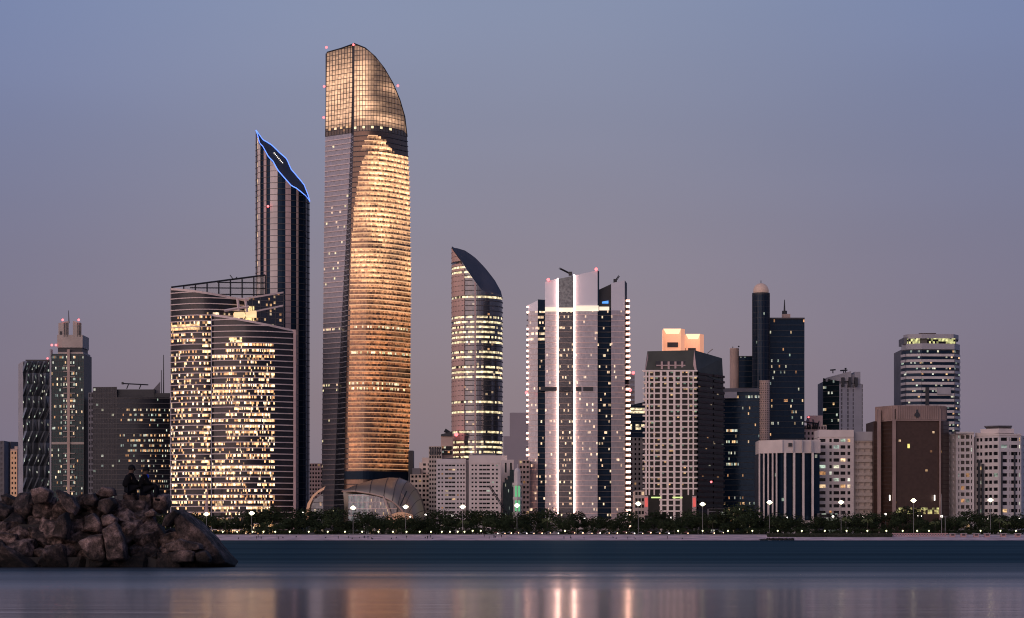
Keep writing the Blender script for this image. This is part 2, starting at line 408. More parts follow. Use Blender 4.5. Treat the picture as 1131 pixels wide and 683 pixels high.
# ================================================================== 4 wide dark office block
Y0 = 1780
t = thing('office_block', 'wide dark office block behind the two seated people', 'building', (X(142, Y0), Y0, G))
fl = [PT(97.5, Y0 + 10), PT(103, Y0 + 2), PT(129, Y0)]; zt = Z(427.5, Y0)
core(t, fl + [PT(188, Y0 + 2)], 40, G, Z(436, Y0), 'dark', inset=2)
mb = MB(); mb.prism([PT(103, Y0 + 4), PT(129, Y0 + 2), PT(129, Y0 + 30), PT(103, Y0 + 30)], Z(438, Y0), zt - .5); mb.build('upper_block', 'dark', t)
punched(t, fl[0], fl[1], G, Z(433, Y0), 24, even(2, .4), .2, .8, .5, 'grey', .03, COOL, 31, litk=.4, individuals=20)
curtain(t, flat(fl[1], fl[2]), G, zt, 3.6, 9, lit_rand(.025, COOL, .5), 'g_slate', 'bandd', .5, .25, 'bandd', .3, 1, seed=32, individuals=30)
def f4(u, z, k, i, s, r):
    py = 595 - (z - 1) * F / Y0
    p = .42 if (452 < py < 467 or 476 < py < 500) else (.22 if py > 500 else .05)
    if 470 < py < 476: p = .02
    if u < .2: p *= .3
    return pick(r, WARM + COOL, .8 if py < 500 else .6) if s == 1 and r.random() < p else None
curtain(t, flat(PT(129, Y0), PT(187.8, Y0 + 4), 2), G, Z(439, Y0), 3.6, 54, f4, 'g_slate', 'bandd', .55, .5, seed=33)
mb = MB(); mb.box(X(128, Y0), X(170, Y0), Y0 + 3, Y0 + 30, Z(440, Y0), Z(430, Y0)); mb.build('penthouse', 'dark', t)
mb = MB(); mb.box(X(170, Y0), X(188, Y0), Y0 + 4, Y0 + 30, Z(440, Y0), Z(434, Y0)); mb.build('roof_plant', 'dark', t)
mb = MB(); mb.prism([PT(169, Y0 + 6), PT(177, Y0 + 6), PT(177, Y0 + 16), PT(169, Y0 + 16)], Z(434, Y0), [Z(430, Y0), Z(421, Y0), Z(421, Y0), Z(430, Y0)]); mb.build('wedge', 'grey', t)
for (p, q, r0) in ((176.0, 408, .3), (178.5, 391, .45)):
    mb = MB(); mb.bar((X(p, Y0), Y0 + 10, Z(434, Y0)), (X(p, Y0), Y0 + 10, Z(q, Y0)), r0, r1=.25); mb.build('mast', 'steel', t)
mb = MB(); mb.bar((X(133, Y0), Y0 + 8, Z(423, Y0)), (X(162, Y0), Y0 + 8, Z(424.5, Y0)), .45)
for q in (138, 152): mb.bar((X(q, Y0), Y0 + 8, Z(429, Y0)), (X(q + 2, Y0), Y0 + 8, Z(424, Y0)), .4)
mb.box(X(132.5, Y0), X(134.5, Y0), Y0 + 7, Y0 + 9, Z(424, Y0), Z(421.5, Y0)); mb.build('maintenance_cradle', 'steel', t)

# ================================================================== 5 twin-sail glass building
Y0 = 1610
t = thing('office_building', 'twin curved sail-shaped glass building full of yellow lit rooms', 'building', (X(255, Y0), Y0, G))
def f5(front):
    def f(u, z, k, i, s, r):
        py = 595 - (z - 1) * F / Y0
        rr_ = random.Random(k * 7 + (100 if front else 0)).random()
        if front:
            if py < 372: return None
            if py < 380: return (1.5, 1.0, .45) if .22 < u < .38 and r.random() < .7 else None
            p = .85 * (.4 + .8 * rr_)
            if u > .77: return None
            if u > .73: p = max(p, .8) if rr_ > .25 else p
            if (k // 1) % 1 == 0 and u < .18 and random.Random(k * 13).random() < .35: return None
            blk = random.Random(k * 31 + int(u * 7) + 999).random()
            if blk < .25: p *= .25
        else:
            if py < 344: return None
            p = .78 * (.4 + .8 * rr_)
            if u < .45: p *= .5
            if 358 < py < 364 and u < .4: return (1.3, .75, .35)
            if u > .9: p *= .9
        if s == 0: p *= .25
        return pick(r, WARM, 1.8 if s else .8) if r.random() < p else None
    return f
# left wing (behind), its top line sloping down to the right
lw = lambda u, z: (X(188.5 + 84 * u, Y0 + 16), Y0 + 22 - 16 * math.sin(math.pi * min(u * .9 + .1, 1)))
zl = lambda u: Z(317.5 + 12.5 * u, Y0 + 10)
curtain(t, lw, G, zl, 3.72, 52, f5(False), 'g_sail', 'band', .62, .8, seed=41, split=2)
# right rear wing
rw = flat(PT(270, Y0 + 12), PT(313, Y0 + 24)); zr = lambda u: Z(330 - 9 * u, Y0 + 14)
curtain(t, rw, Z(400, Y0), zr, 3.72, 20, lambda u, z, k, i, s, r: (1.1, .8, .35) if (z < Z(335, Y0) and z > Z(362, Y0) and u < .25) else (pick(r, WARM, .5) if r.random() < .1 else None), 'g_dark', 'bandd', .5, .4, 'bandd', .35, 4, seed=42)
# front wing
fw = lambda u, z: (X(233 + 90 * u, Y0 - 6), Y0 + 6 - 15 * math.sin(math.pi * min(.12 + u * .75, 1)) + 9 * u)
zf = lambda u: Z(346 + 16.5 * u, Y0 - 8)
curtain(t, fw, G, zf, 3.72, 74, f5(True), 'g_sail', 'band', .62, .8, seed=43, split=2)
# solid bodies
mb = MB()
n_ = 14; fp = [fw(i / n_, 0) for i in range(n_ + 1)]; fp = [(x, y + .8) for x, y in fp]
top = [zf(i / n_) - .6 for i in range(n_ + 1)]
mb.prism(fp + [(X(322, Y0), Y0 + 40), (X(236, Y0), Y0 + 40)], G, top + [zf(1) - 1, zf(0) - 1]); mb.build('front_wing', 'dark', t)
mb = MB(); fp = [(x, y + .8) for x, y in [lw(i / n_, 0) for i in range(n_ + 1)]]; top = [zl(i / n_) - .6 for i in range(n_ + 1)]
mb.prism(fp + [(X(272, Y0), Y0 + 60), (X(194, Y0), Y0 + 60)], G, top + [zl(1) - 1, zl(0) - 1]); mb.build('rear_wing', 'dark', t)
# sloping edge beams and corner piers
mb = MB()
def edge(surf, zt_, off, w, n=20, h=1.2):
    for i in range(n):
        u0, u1 = i / n, (i + 1) / n; a = surf(u0, 0); b = surf(u1, 0)
        mb.face([(a[0], a[1] - off, zt_(u0) - h), (b[0], b[1] - off, zt_(u1) - h), (b[0], b[1] - off, zt_(u1) + .2), (a[0], a[1] - off, zt_(u0) + .2)])
        mb.face([(a[0], a[1] - off, zt_(u0) + .2), (b[0], b[1] - off, zt_(u1) + .2), (b[0], b[1] + w, zt_(u1) + .2), (a[0], a[1] + w, zt_(u0) + .2)])
edge(lw, zl, .7, 2); edge(fw, zf, .7, 2); edge(rw, zr, .7, 2, h=.9); edge(rw, lambda u: zr(u) - 9.5 + 1.0 * u, .72, 1, h=.9)
mb.build('sloping_edge_beam', 'band', t)
mb = MB(); x = X(323, Y0 - 6); y = fw(1, 0)[1]
mb.box(x - .7, x + .9, y - 1.2, y + 4, G, zf(1) + .3); mb.build('corner_pier', 'pink', t)
mb = MB(); x = X(232.4, Y0 - 6); y = fw(0, 0)[1]; mb.box(x - .35, x + .35, y - 1.2, y + 2, G, zf(0)); mb.build('corner_pier', 'greyl', t)
mb = MB(); x = X(188.5, Y0 + 16); y = lw(0, 0)[1]; mb.box(x - .35, x + .35, y - .8, y + 4, G, zl(0)); mb.build('corner_pier', 'greyl', t)
mb = MB(); a = (X(229, Y0), Y0 - 10, G); mb.prism([(X(227.5, Y0), Y0 - 11), (X(231.5, Y0), Y0 - 11), (X(231.8, Y0), Y0 - 9)], G, [Z(570, Y0), Z(533, Y0), Z(533, Y0)]); mb.build('fin_wall', 'pink', t)
# link bridge between the sloping roofs
mb = MB()
for (p, q, r, s) in ((262.5, 330, 264, 344), (271, 330, 273, 345), (262, 330, 275, 331.5), (248, 343.5, 275, 339)): mb.bar((X(p, Y0), Y0 - 1, Z(q, Y0)), (X(r, Y0), Y0 - 1, Z(s, Y0)), .85, 4)
mb.build('roof_frame', 'band', t)
mb = MB(); mb.box(X(258, Y0), X(269, Y0), Y0 + 2, Y0 + 8, Z(350, Y0), Z(344.5, Y0)); mb.box(X(271, Y0), X(282, Y0), Y0 + 2, Y0 + 8, Z(350, Y0), Z(343, Y0)); mb.build('lit_roof_room', 'crown_glow', t)
# open lattice screen behind
Ys = Y0 + 30; top_ = lambda px: Z(sp(317.5, 304, (px - 190) / 103), Ys); bot = Z(334, Ys)
mb = MB(); mb.bar((X(189, Ys), Ys, top_(190)), (X(293, Ys), Ys, top_(293)), .55, 4)
for i in range(9):
    px = 190 + i * 12.9; mb.bar((X(px, Ys), Ys, bot), (X(px, Ys), Ys, top_(px)), .45, 4)
for (zz, a) in ((312, 240), (318, 210), (325, 195)): mb.bar((X(a, Ys), Ys, Z(zz, Ys)), (X(293, Ys), Ys, Z(zz + .6, Ys)), .35, 4)
o = mb.build('roof_screen', 'steel', t)
mb = MB()
for i in range(1, 8):
    a, b = 190 + i * 12.9, 190 + (i + 1) * 12.9
    mb.face([(X(a, Ys), Ys + .6, Z(330, Ys)), (X(b, Ys), Ys + .6, Z(330, Ys)), (X(b, Ys), Ys + .6, top_(b)), (X(a, Ys), Ys + .6, top_(a))], (0, 0, 0, R.uniform(.8, 1.2)))
pm, pn, pb = nt('screen_glass'); pb.inputs['Base Color'].default_value = (.2, .19, .2, 1); pb.inputs['Alpha'].default_value = .42; pb.inputs['Roughness'].default_value = .15; pb.inputs['Metallic'].default_value = .3
M['screen'] = pm
mb.build('screen_glass', 'screen', o)
mb = MB(); mb.bar((X(258, Ys), Ys, Z(309, Ys)), (X(254, Ys), Ys, Z(304, Ys)), .3); mb.bar((X(259, Ys), Ys, Z(309, Ys)), (X(262, Ys), Ys, Z(306, Ys)), .3); mb.build('cradle_arm', 'steel', t)

# ================================================================== oval towers with slanted roofs
def oval(t, pxl, pxr, Y0, ry, ztopf, nu, fh, colf, gmat, band, band_h, out, seed, pw=2.0, split=1, mull=None, roofmat='roofd', zb=G, mull_n=1):
    cx = (X(pxl, Y0) + X(pxr, Y0)) / 2; rx = (X(pxr, Y0) - X(pxl, Y0)) / 2
    def s(u, z):
        a = math.pi + 2 * math.pi * u
        c, d = math.cos(a), math.sin(a)
        return (cx + rx * math.copysign(abs(c) ** (2 / pw), c), Y0 + ry * math.copysign(abs(d) ** (2 / pw), d))
    zt_ = lambda u: ztopf(*s(u, 0))
    curtain(t, s, zb, zt_, fh, nu, colf, gmat, band, band_h, out, mull, .3, mull_n, seed=seed, split=split)
    mb = MB(); n = nu
    rim = [(*s(i / n, 0), zt_(i / n)) for i in range(n)]
    # slanted lid, gridded across so that a bowed lid stays bowed
    half = n // 2
    rows = [[(*s(i / n, 0),), (*s((n - i) % n / n, 0),)] for i in range(half + 1)]
    K = 6
    g = [[(sp(a[0], b[0], k / K), sp(a[1], b[1], k / K)) for k in range(K + 1)] for a, b in rows]
    for i in range(half):
        for k in range(K):
            q = [g[i][k], g[i + 1][k], g[i + 1][k + 1], g[i][k + 1]]
            mb.face([(x, y, ztopf(x, y) - .05) for x, y in q])
    mb.build('slanted_roof', roofmat, t, smooth=False)
    return s, zt_, cx, rx
# 6 dark striped tower, blue outlined slanted roof
Y0 = 1690; ry = 20
t = thing('office_tower', 'dark striped tower whose slanted roof is outlined in blue light', 'skyscraper', (X(312, Y0), Y0, G))
cx6 = (X(283, Y0) + X(342, Y0)) / 2; rx6 = (X(342, Y0) - X(283, Y0)) / 2
def z6(x, y):
    s = (x - cx6) / rx6; w = (y - Y0) / ry
    q = (s + 1) / 2 * 59 + 283.4
    up = lerpt([(283.4, 143.5), (290, 149.5), (298, 155), (306, 164), (314, 171), (318.5, 182), (326, 190), (334.6, 198.7), (339, 210), (342.7, 223)], q)
    lo = lerpt([(283.4, 146), (286, 153), (289, 165), (293, 168), (299.5, 179), (305, 184), (310, 193), (318.5, 203), (325, 211), (330, 214), (336, 220), (342.7, 224)], q)
    return Z(sp(lo, up, (max(-1, min(1, w)) + 1) / 2), Y0)
def f6(u, z, k, i, s, r):
    st = int(u * 46)
    c = None
    if u > .5: return None
    if s == 1 and r.random() < .06: return pick(r, WARM + [(1, .85, .7)], .9)
    if st in (3,): return (.30, .16, .13) if r.random() < .8 else (.8, .5, .3)
    return None
s6, zt6, _, _ = oval(t, 283, 342, Y0, ry, z6, 92, 3.9, f6, 'g_blue', None, .4, .3, 51)
# pale vertical piers (stripes) of the front
for (ua, ub, mt) in ((.03, .06, 'greyl'), (.085, .115, 'white2'), (.145, .165, 'pink'), (.19, .235, 'white2'), (.28, .312, 'pink'), (.345, .36, 'tan'), (.42, .43, 'greyl')):
    mb = MB(); n = max(2, int((ub - ua) * 60))
    for i in range(n):
        u0, u1 = sp(ua, ub, i / n), sp(ua, ub, (i + 1) / n)
        a, b = s6(u0, 0), s6(u1, 0); n0, n1 = normal(s6, u0, 0), normal(s6, u1, 0); o = .5
        A = (a[0] + n0[0] * o, a[1] + n0[1] * o); B = (b[0] + n1[0] * o, b[1] + n1[1] * o)
        mb.face([(*A, G), (*B, G), (*B, zt6(u1) - .3), (*A, zt6(u0) - .3)])
    a, b = s6(ua, 0), s6(ub, 0)
    mb.build('stone_pier', mt, t)
mb = MB(); k = 0       # thin floor lines in front of the piers
while G + k * 3.9 < Z(160, Y0):
    z = G + k * 3.9
    for i in range(2, 44):
        u0, u1 = i / 92, (i + 1) / 92
        if min(zt6(u0), zt6(u1)) > z + 1: strip(mb, s6, u0, u1, z, .28, .62)
    k += 1
mb.build('floor_bands', 'bandd', t)
mb = MB(); n = 92
for i in range(n):
    a, b = i / n, ((i + 1) % n) / n
    p = (*s6(a, 0), zt6(a) + .3); q = (*s6(b, 0), zt6(b) + .3); mb.bar(p, q, .3, 4)
mb.build('blue_light_line', 'blueline', t)
beacon(t, 296, 228, Y0 - ry, .8)
# little lights on the slanted roof and a dark gondola recess
mb = MB()
for q in range(8):
    x = cx6 + rx6 * (-.35 + q * .045); y = Y0 + 4; mb.ball((x, y, z6(x, y) + .4), .3, 6, 4)
mb.build('roof_lights', 'white_lamp', t, kind='stuff')
# 7 small curved tower with blade roof (centre)
Y0 = 1680; ry = 19
t = thing('office_tower', 'rounded tower with scooped dark roof behind the white slab blocks', 'skyscraper', (X(527, Y0), Y0, G))
cx7 = (X(499, Y0) + X(555, Y0)) / 2; rx7 = (X(555, Y0) - X(499, Y0)) / 2
def z7(x, y):
    s = ((x - cx7) / rx7 + 1) / 2; w = (y - Y0) / ry
    back = lerpt([(0, 268), (.1, 268.5), (.25, 272), (.45, 281), (.65, 292), (.85, 304), (.97, 315), (1, 325)], s)
    front = lerpt([(0, 276), (.05, 283), (.18, 292), (.33, 304), (.6, 324), (1, 334)], s)
    return Z(sp(front, back, (w + 1) / 2), Y0)
LIT7 = (307, 300, 335, 341, 346, 363, 369, 375, 385, 391, 398, 407, 413, 425, 431, 437, 449, 455, 467, 472, 484, 495)
def f7(u, z, k, i, s, r):
    py = 595 - (z - 1) * F / Y0
    if u > .5: return None
    lit = False
    ph = random.Random(k * 5).random()
    lit = ph < .60 and py > 330 or 296 < py < 310 and u < .22
    if lit and s == 1 and r.random() < .85: return pick(r, [(1.35, 1.1, .62), (1.5, 1.2, .7)], .9)
    return (pick(r, WARM, .4)) if r.random() < .03 else None
s7, zt7, _, _ = oval(t, 499, 555, Y0, ry, z7, 72, 3.3, f7, 'g_grey', 'bandd', .5, .35, 61, split=2)
mb = MB(); n = 5
for i in range(n):
    u0, u1 = sp(.03, .172, i / n), sp(.03, .172, (i + 1) / n); a, b = s7(u0, 0), s7(u1, 0); n0, n1 = normal(s7, u0, 0), normal(s7, u1, 0)
    for k in range(60):
        za, zb2 = G + k * 3.3, G + k * 3.3 + (1.65 if (random.Random(k * 5).random() < .60 and G + k * 3.3 < Z(330, Y0)) or Z(310, Y0) < G + k * 3.3 < Z(296, Y0) else 3.2)
        if za > zt7(u0) - .5: break
        A_ = lambda z: (a[0] + n0[0] * .4, a[1] + n0[1] * .4, min(z, zt7(u0) - .3)); B_ = lambda z: (b[0] + n1[0] * .4, b[1] + n1[1] * .4, min(z, zt7(u1) - .3))
        mb.face([A_(za), B_(za), B_(zb2), A_(zb2)])
mb.build('pink_sheen_panel', 'pink', t)  # pink sky sheen of the glass painted as an overlaid panel
mb = MB()
a = s7(.24, 0); mb.box(a[0] - .5, a[0] + .5, a[1] - .9, a[1] + 1, G, zt7(.24) - .5); mb.build('fin', 'pink', t)
beacon(t, 504, 480, Y0 - ry, 1.3)

# ================================================================== 8 the tallest tower
Y0 = 1655
t = thing('skyscraper', 'tallest tower with golden glowing curved facade and domed glass crown', 'skyscraper', (X(404, Y0), Y0, G))
PZ = lambda py: Z(py, Y0)
def edgepx(tab): return lambda z: lerpt(tab, 595 - (z - 1) * F / Y0)
Lp = edgepx([(50, 359.5), (150, 357.5), (300, 355.5), (500, 353.5), (600, 353)])
Ap = edgepx([(50, 391), (147, 388), (230, 384), (350, 377), (470, 371), (600, 366)])
Sp = edgepx([(50, 392), (147, 391.5), (230, 389), (350, 385), (470, 382), (600, 380)])
Rp = edgepx([(50, 448), (147, 448.5), (200, 451), (300, 452.5), (450, 452), (520, 450), (600, 447)])
YL, YA, YS, YR = Y0 + 14, Y0 - 2, Y0 - 6, Y0 + 16
def leftf(u, z): p = sp(Lp(z), Ap(z), u); return (X(p, Y0), YL + (p - 359.5) * (YA - YL) / 31.5)
def stripf(u, z): return (X(sp(Ap(z), Sp(z), u), Y0), sp(leftf(1, z)[1], YS, u))
def goldf(u, z): return (X(sp(Sp(z), Rp(z), u), Y0), sp(YS, YR, u) - 12 * math.sin(math.pi * u))
ROW = {}
def rowr(k): 
    if k not in ROW: ROW[k] = random.Random(k * 17 + 3).random()
    return ROW[k]
def gold(u, z, k, i, s, r):  # reflected sunset glow and its dark arch, painted as pane emission
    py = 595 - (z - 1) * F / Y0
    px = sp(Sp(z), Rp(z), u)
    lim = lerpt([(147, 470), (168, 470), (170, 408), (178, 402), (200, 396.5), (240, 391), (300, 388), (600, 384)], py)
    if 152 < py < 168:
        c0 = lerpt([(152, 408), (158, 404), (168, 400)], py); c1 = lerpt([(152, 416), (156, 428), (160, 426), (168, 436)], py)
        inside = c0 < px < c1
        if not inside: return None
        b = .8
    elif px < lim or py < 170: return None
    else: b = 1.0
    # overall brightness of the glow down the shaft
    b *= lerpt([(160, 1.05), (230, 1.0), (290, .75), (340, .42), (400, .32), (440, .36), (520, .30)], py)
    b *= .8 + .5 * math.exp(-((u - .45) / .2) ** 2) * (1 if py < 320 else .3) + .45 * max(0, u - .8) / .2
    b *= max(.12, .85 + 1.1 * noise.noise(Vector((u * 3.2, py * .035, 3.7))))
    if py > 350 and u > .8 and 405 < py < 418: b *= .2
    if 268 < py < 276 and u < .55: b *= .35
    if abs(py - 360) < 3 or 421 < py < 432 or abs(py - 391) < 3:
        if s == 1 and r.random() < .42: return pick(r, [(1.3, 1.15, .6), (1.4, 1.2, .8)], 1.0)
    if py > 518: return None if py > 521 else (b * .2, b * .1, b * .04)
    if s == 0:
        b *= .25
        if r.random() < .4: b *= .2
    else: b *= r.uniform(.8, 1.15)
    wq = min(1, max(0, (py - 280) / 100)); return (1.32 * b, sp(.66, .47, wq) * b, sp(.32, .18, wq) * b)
def leftl(u, z, k, i, s, r):
    py = 595 - (z - 1) * F / Y0
    p = .015
    if 200 < py < 300: p = .07
    if abs(py - 360) < 3 or 421 < py < 432: p = .35
    if s == 1 and r.random() < p: return pick(r, [(1.3, 1.1, .6), (1.2, .8, .5)], .8)
    return None
ZC = PZ(147); ZB = G; FH = 3.35
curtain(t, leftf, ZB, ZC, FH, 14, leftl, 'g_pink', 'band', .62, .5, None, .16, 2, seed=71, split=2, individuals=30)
curtain(t, stripf, ZB, ZC, FH, 3, lambda u, z, k, i, s, r: None, 'g_grey', 'greyl', .5, .35, seed=72)
def glow_area(u, z):
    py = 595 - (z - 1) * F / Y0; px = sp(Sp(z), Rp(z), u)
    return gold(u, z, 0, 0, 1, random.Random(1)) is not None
def bright(u, z): return glow_area(u, z) and (595 - (z - 1) * F / Y0) < 345
curtain(t, goldf, ZB, ZC, FH, 46, gold, 'g_gold', 'lband', .55, .8, seed=73, split=2, bandf=bright)  # panes carrying the painted glow are built as windows
for nm, mt, fn in (('floor_bands', 'lbandd', lambda u, z: glow_area(u, z) and not bright(u, z)), ('floor_bands', 'bandd', lambda u, z: not glow_area(u, z))):
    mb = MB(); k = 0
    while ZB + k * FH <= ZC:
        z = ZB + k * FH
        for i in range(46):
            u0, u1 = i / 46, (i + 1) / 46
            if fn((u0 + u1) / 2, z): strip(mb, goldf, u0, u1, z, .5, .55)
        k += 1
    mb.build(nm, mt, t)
# crown
CRV = [(359.5, 53.5), (375, 52), (392, 50.5), (404, 56), (415, 65.5), (425, 77.5), (434, 92), (441, 108), (446, 125), (448.5, 147)]
def ctop(fn):
    def g(u):
        z = PZ(90); x = fn(u, z)[0]; return PZ(min(146.9, lerpt(CRV, x / Y0 * F + CX)))
    return g
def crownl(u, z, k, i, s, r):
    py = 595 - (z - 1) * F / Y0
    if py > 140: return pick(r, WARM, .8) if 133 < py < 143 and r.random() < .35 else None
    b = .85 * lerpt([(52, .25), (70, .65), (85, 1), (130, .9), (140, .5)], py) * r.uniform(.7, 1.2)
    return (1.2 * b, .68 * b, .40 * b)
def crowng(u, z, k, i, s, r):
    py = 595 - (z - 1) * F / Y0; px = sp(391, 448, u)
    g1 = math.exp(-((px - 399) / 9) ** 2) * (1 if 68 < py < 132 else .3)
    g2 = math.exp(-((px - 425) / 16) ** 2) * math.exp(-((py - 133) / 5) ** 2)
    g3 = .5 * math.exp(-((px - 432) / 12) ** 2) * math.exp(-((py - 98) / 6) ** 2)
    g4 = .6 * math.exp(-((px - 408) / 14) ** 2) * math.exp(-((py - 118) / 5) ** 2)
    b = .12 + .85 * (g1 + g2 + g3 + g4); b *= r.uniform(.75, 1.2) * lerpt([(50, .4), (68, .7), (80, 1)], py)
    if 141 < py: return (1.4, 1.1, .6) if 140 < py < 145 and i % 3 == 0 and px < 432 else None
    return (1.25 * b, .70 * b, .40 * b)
CH = 3.3
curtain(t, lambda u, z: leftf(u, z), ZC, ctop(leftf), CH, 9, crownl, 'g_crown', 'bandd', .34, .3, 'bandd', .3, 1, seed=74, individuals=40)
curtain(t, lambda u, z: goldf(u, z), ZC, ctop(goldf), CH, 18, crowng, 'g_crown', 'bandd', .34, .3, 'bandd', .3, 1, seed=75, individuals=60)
# solid body and crown back
mb = MB(); n = 16
def ring(z):
    f = [leftf(i / 4, z) for i in range(4)] + [stripf(0, z), stripf(1, z)] + [goldf(i / n, z) for i in range(1, n + 1)]
    f = [(x, y + 1.0) for x, y in f]
    return f + [(X(sp(Rp(z), Lp(z), q), Y0), Y0 + 16 + 26 * math.sin(math.pi * q)) for q in (.15, .3, .5, .7, .85)]
levels = [G] + [PZ(q) for q in range(580, 150, -10)] + [ZC]
for a, b in zip(levels, levels[1:]):
    ra, rb = ring(a), ring(b)
    for i in range(len(ra)):
        j = (i + 1) % len(ra); mb.face([(*ra[i], a), (*ra[j], a), (*rb[j], b), (*rb[i], b)])
mb.face([(*p, ZC - .1) for p in ring(ZC)])
# crown: same outline, top cut by the curve
rc = ring(ZC)
zc_ = [PZ(min(146, lerpt(CRV, x / Y0 * F + CX))) - .4 for x, y in rc]
for i in range(len(rc)):
    j = (i + 1) % len(rc); mb.face([(*rc[i], ZC), (*rc[j], ZC), (*rc[j], zc_[j]), (*rc[i], zc_[i])])
mb.build('shaft', 'dark', t)
mb = MB()          # roof skin between front curve and back
for a, b in zip(CRV, CRV[1:]):
    fy = lambda px: goldf(min(1, max(0, (px - 391) / 57.5)), PZ(90))[1] if px >= 391 else sp(YL, YA, (px - 359.5) / 31.5)
    by = lambda px: Y0 + 16 + 26 * math.sin(math.pi * (px - 359.5) / 89)
    mb.face([(X(a[0], Y0), fy(a[0]), PZ(a[1])), (X(b[0], Y0), fy(b[0]), PZ(b[1])), (X(b[0], Y0), by(b[0]), PZ(b[1]) - .2), (X(a[0], Y0), by(a[0]), PZ(a[1]) - .2)])
mb.build('crown_roof', 'bandd', t)
mb = MB()
for a, b in zip(CRV, CRV[1:]):
    mb.bar((X(a[0], Y0), fy(a[0]), PZ(a[1])), (X(b[0], Y0), fy(b[0]), PZ(b[1])), .45, 5)
mb.build('crown_rim', 'steel', t)
for i in range(0, 1):
    mb = MB(); mb.bar((X(391, Y0), YA - .5, ZC), (X(392, Y0), YA - .5, PZ(50.5)), .45, 4); mb.build('crown_arris', 'gband', t)
for p in ((360.5, 52.5), (390.5, 49.5), (358, 95.5), (357.5, 130), (439.5, 95)): beacon(t, *p, Y0 - 6, .8)
# low dark storeys at the foot of the gold face
mb = MB(); 
for i in range(20):
    u0, u1 = i / 20, (i + 1) / 20
    a, b = goldf(u0, PZ(524)), goldf(u1, PZ(524))
    mb.face([(a[0], a[1] - 1.2, PZ(530)), (b[0], b[1] - 1.2, PZ(530)), (b[0], b[1] - 1.2, PZ(521)), (a[0], a[1] - 1.2, PZ(521))], (0, 0, 0, .8))
mb.build('plant_storey_glazing', 'g_blue', t)
mb = MB(); mb.box(X(450, Y0), X(455.5, Y0), Y0 + 14, Y0 + 30, G, PZ(497)); mb.build('service_core', 'dark', t)

# 9 podium shell
Y9 = 1590
t = thing('pavilion', 'swooping bronze shell canopy over a glass lobby at the golden tower foot', 'pavilion', (X(425, Y9), Y9, G))
P9 = lambda px, py, dy=0: (X(px, Y9), Y9 + dy, Z(py, Y9))
mb = MB()
# outline: upper edge and lower edge of the shell, lofted with a bulge toward the sea
U = [(376, 541), (392, 534), (410, 529), (428, 526.5), (440, 527), (450, 531), (459, 540), (465, 551), (468.5, 564), (469, 578)]
Lw = [(376, 542.5), (392, 542.5), (408, 545), (424, 549), (434, 554), (440, 559), (446, 566), (450, 571), (453, 575), (456, 578)]
K = 8
def P_(i, k):
    a, b = U[i], Lw[i]; s = k / K
    th = s * math.pi / 2
    px = sp(a[0], b[0], s); py = sp(a[1], b[1], 1 - math.cos(th)) if True else 0
    return P9(px, py, 26 - 34 * math.sin(th) * min(1, .35 + i / 6))
for i in range(len(U) - 1):
    for k in range(K): mb.face([P_(i, k), P_(i + 1, k), P_(i + 1, k + 1), P_(i, k + 1)])
for i in range(len(U) - 1):  # back slope
    a, b = U[i], U[i + 1]
    mb.face([P9(*a, 26), P9(*b, 26), (P9(*b)[0], Y9 + 50, G), (P9(*a)[0], Y9 + 50, G)])
o = mb.build('shell', 'shell', t, smooth=True)
mb = MB()
for i in range(1, len(U) - 1, 1):
    for k in range(K):
        a, b = Vector(P_(i, k)), Vector(P_(i, k + 1)); mb.bar(a + Vector((0, -.25, .1)), b + Vector((0, -.25, .1)), .22, 4)
mb.build('seams', 'bandd', o)
mb = MB()
for i in range(len(U) - 1): mb.bar(P_(i, K), P_(i + 1, K), .5, 5)
mb.build('shell_rim', 'tan', o)
# lobby glass
def f9(u, z, k, i, s, r): 
    if u < .42: return (.10 * r.uniform(.7, 1.3), .105 * r.uniform(.8, 1.2), .10)
    return (.42, .27, .14) if r.random() < .08 else ((.06, .045, .035) if r.random() < .4 else None)
curtain(t, flat(PT(385, Y9 + 6), PT(443, Y9 - 2), 3), G, lambda u: Z(lerpt([(0, 546), (.3, 546), (.6, 549), (.85, 555), (1, 565)], u), Y9), 4.2, 40, f9, 'g_grey', 'band', .4, .3, 'greyl', .18, 1, seed=81)
for (p, q, r, s) in ((424.5, 549, 435, 575), (449, 568, 442, 577)):
    mb = MB(); mb.bar(P9(p, q, -10), P9(r, s, -14), .75, 6, .45); mb.build('strut', 'tan', t)
for (p, q, r, s) in ((450, 543, 443, 559), (440, 562, 436, 585)):
    mb = MB(); mb.bar(P9(p, q, -11), P9(r, s, -12), .45, 5, .4); mb.build('mast', 'steel', t)
mb = MB()
for i in range(12):
    a = sp(427, 457, i / 12); b = sp(427, 457, (i + 1) / 12)
    h = lambda p: 572 - 6 * math.sin(math.pi * min(1, max(0, (p - 427) / 34)))
    mb.face([P9(a, 578, -13), P9(b, 578, -13), P9(b, h(b), -13), P9(a, h(a), -13)]); mb.face([P9(a, h(a), -13), P9(b, h(b), -13), P9(b, h(b), 0), P9(a, h(a), 0)])
mb.build('entrance_canopy', 'orangewall', t)
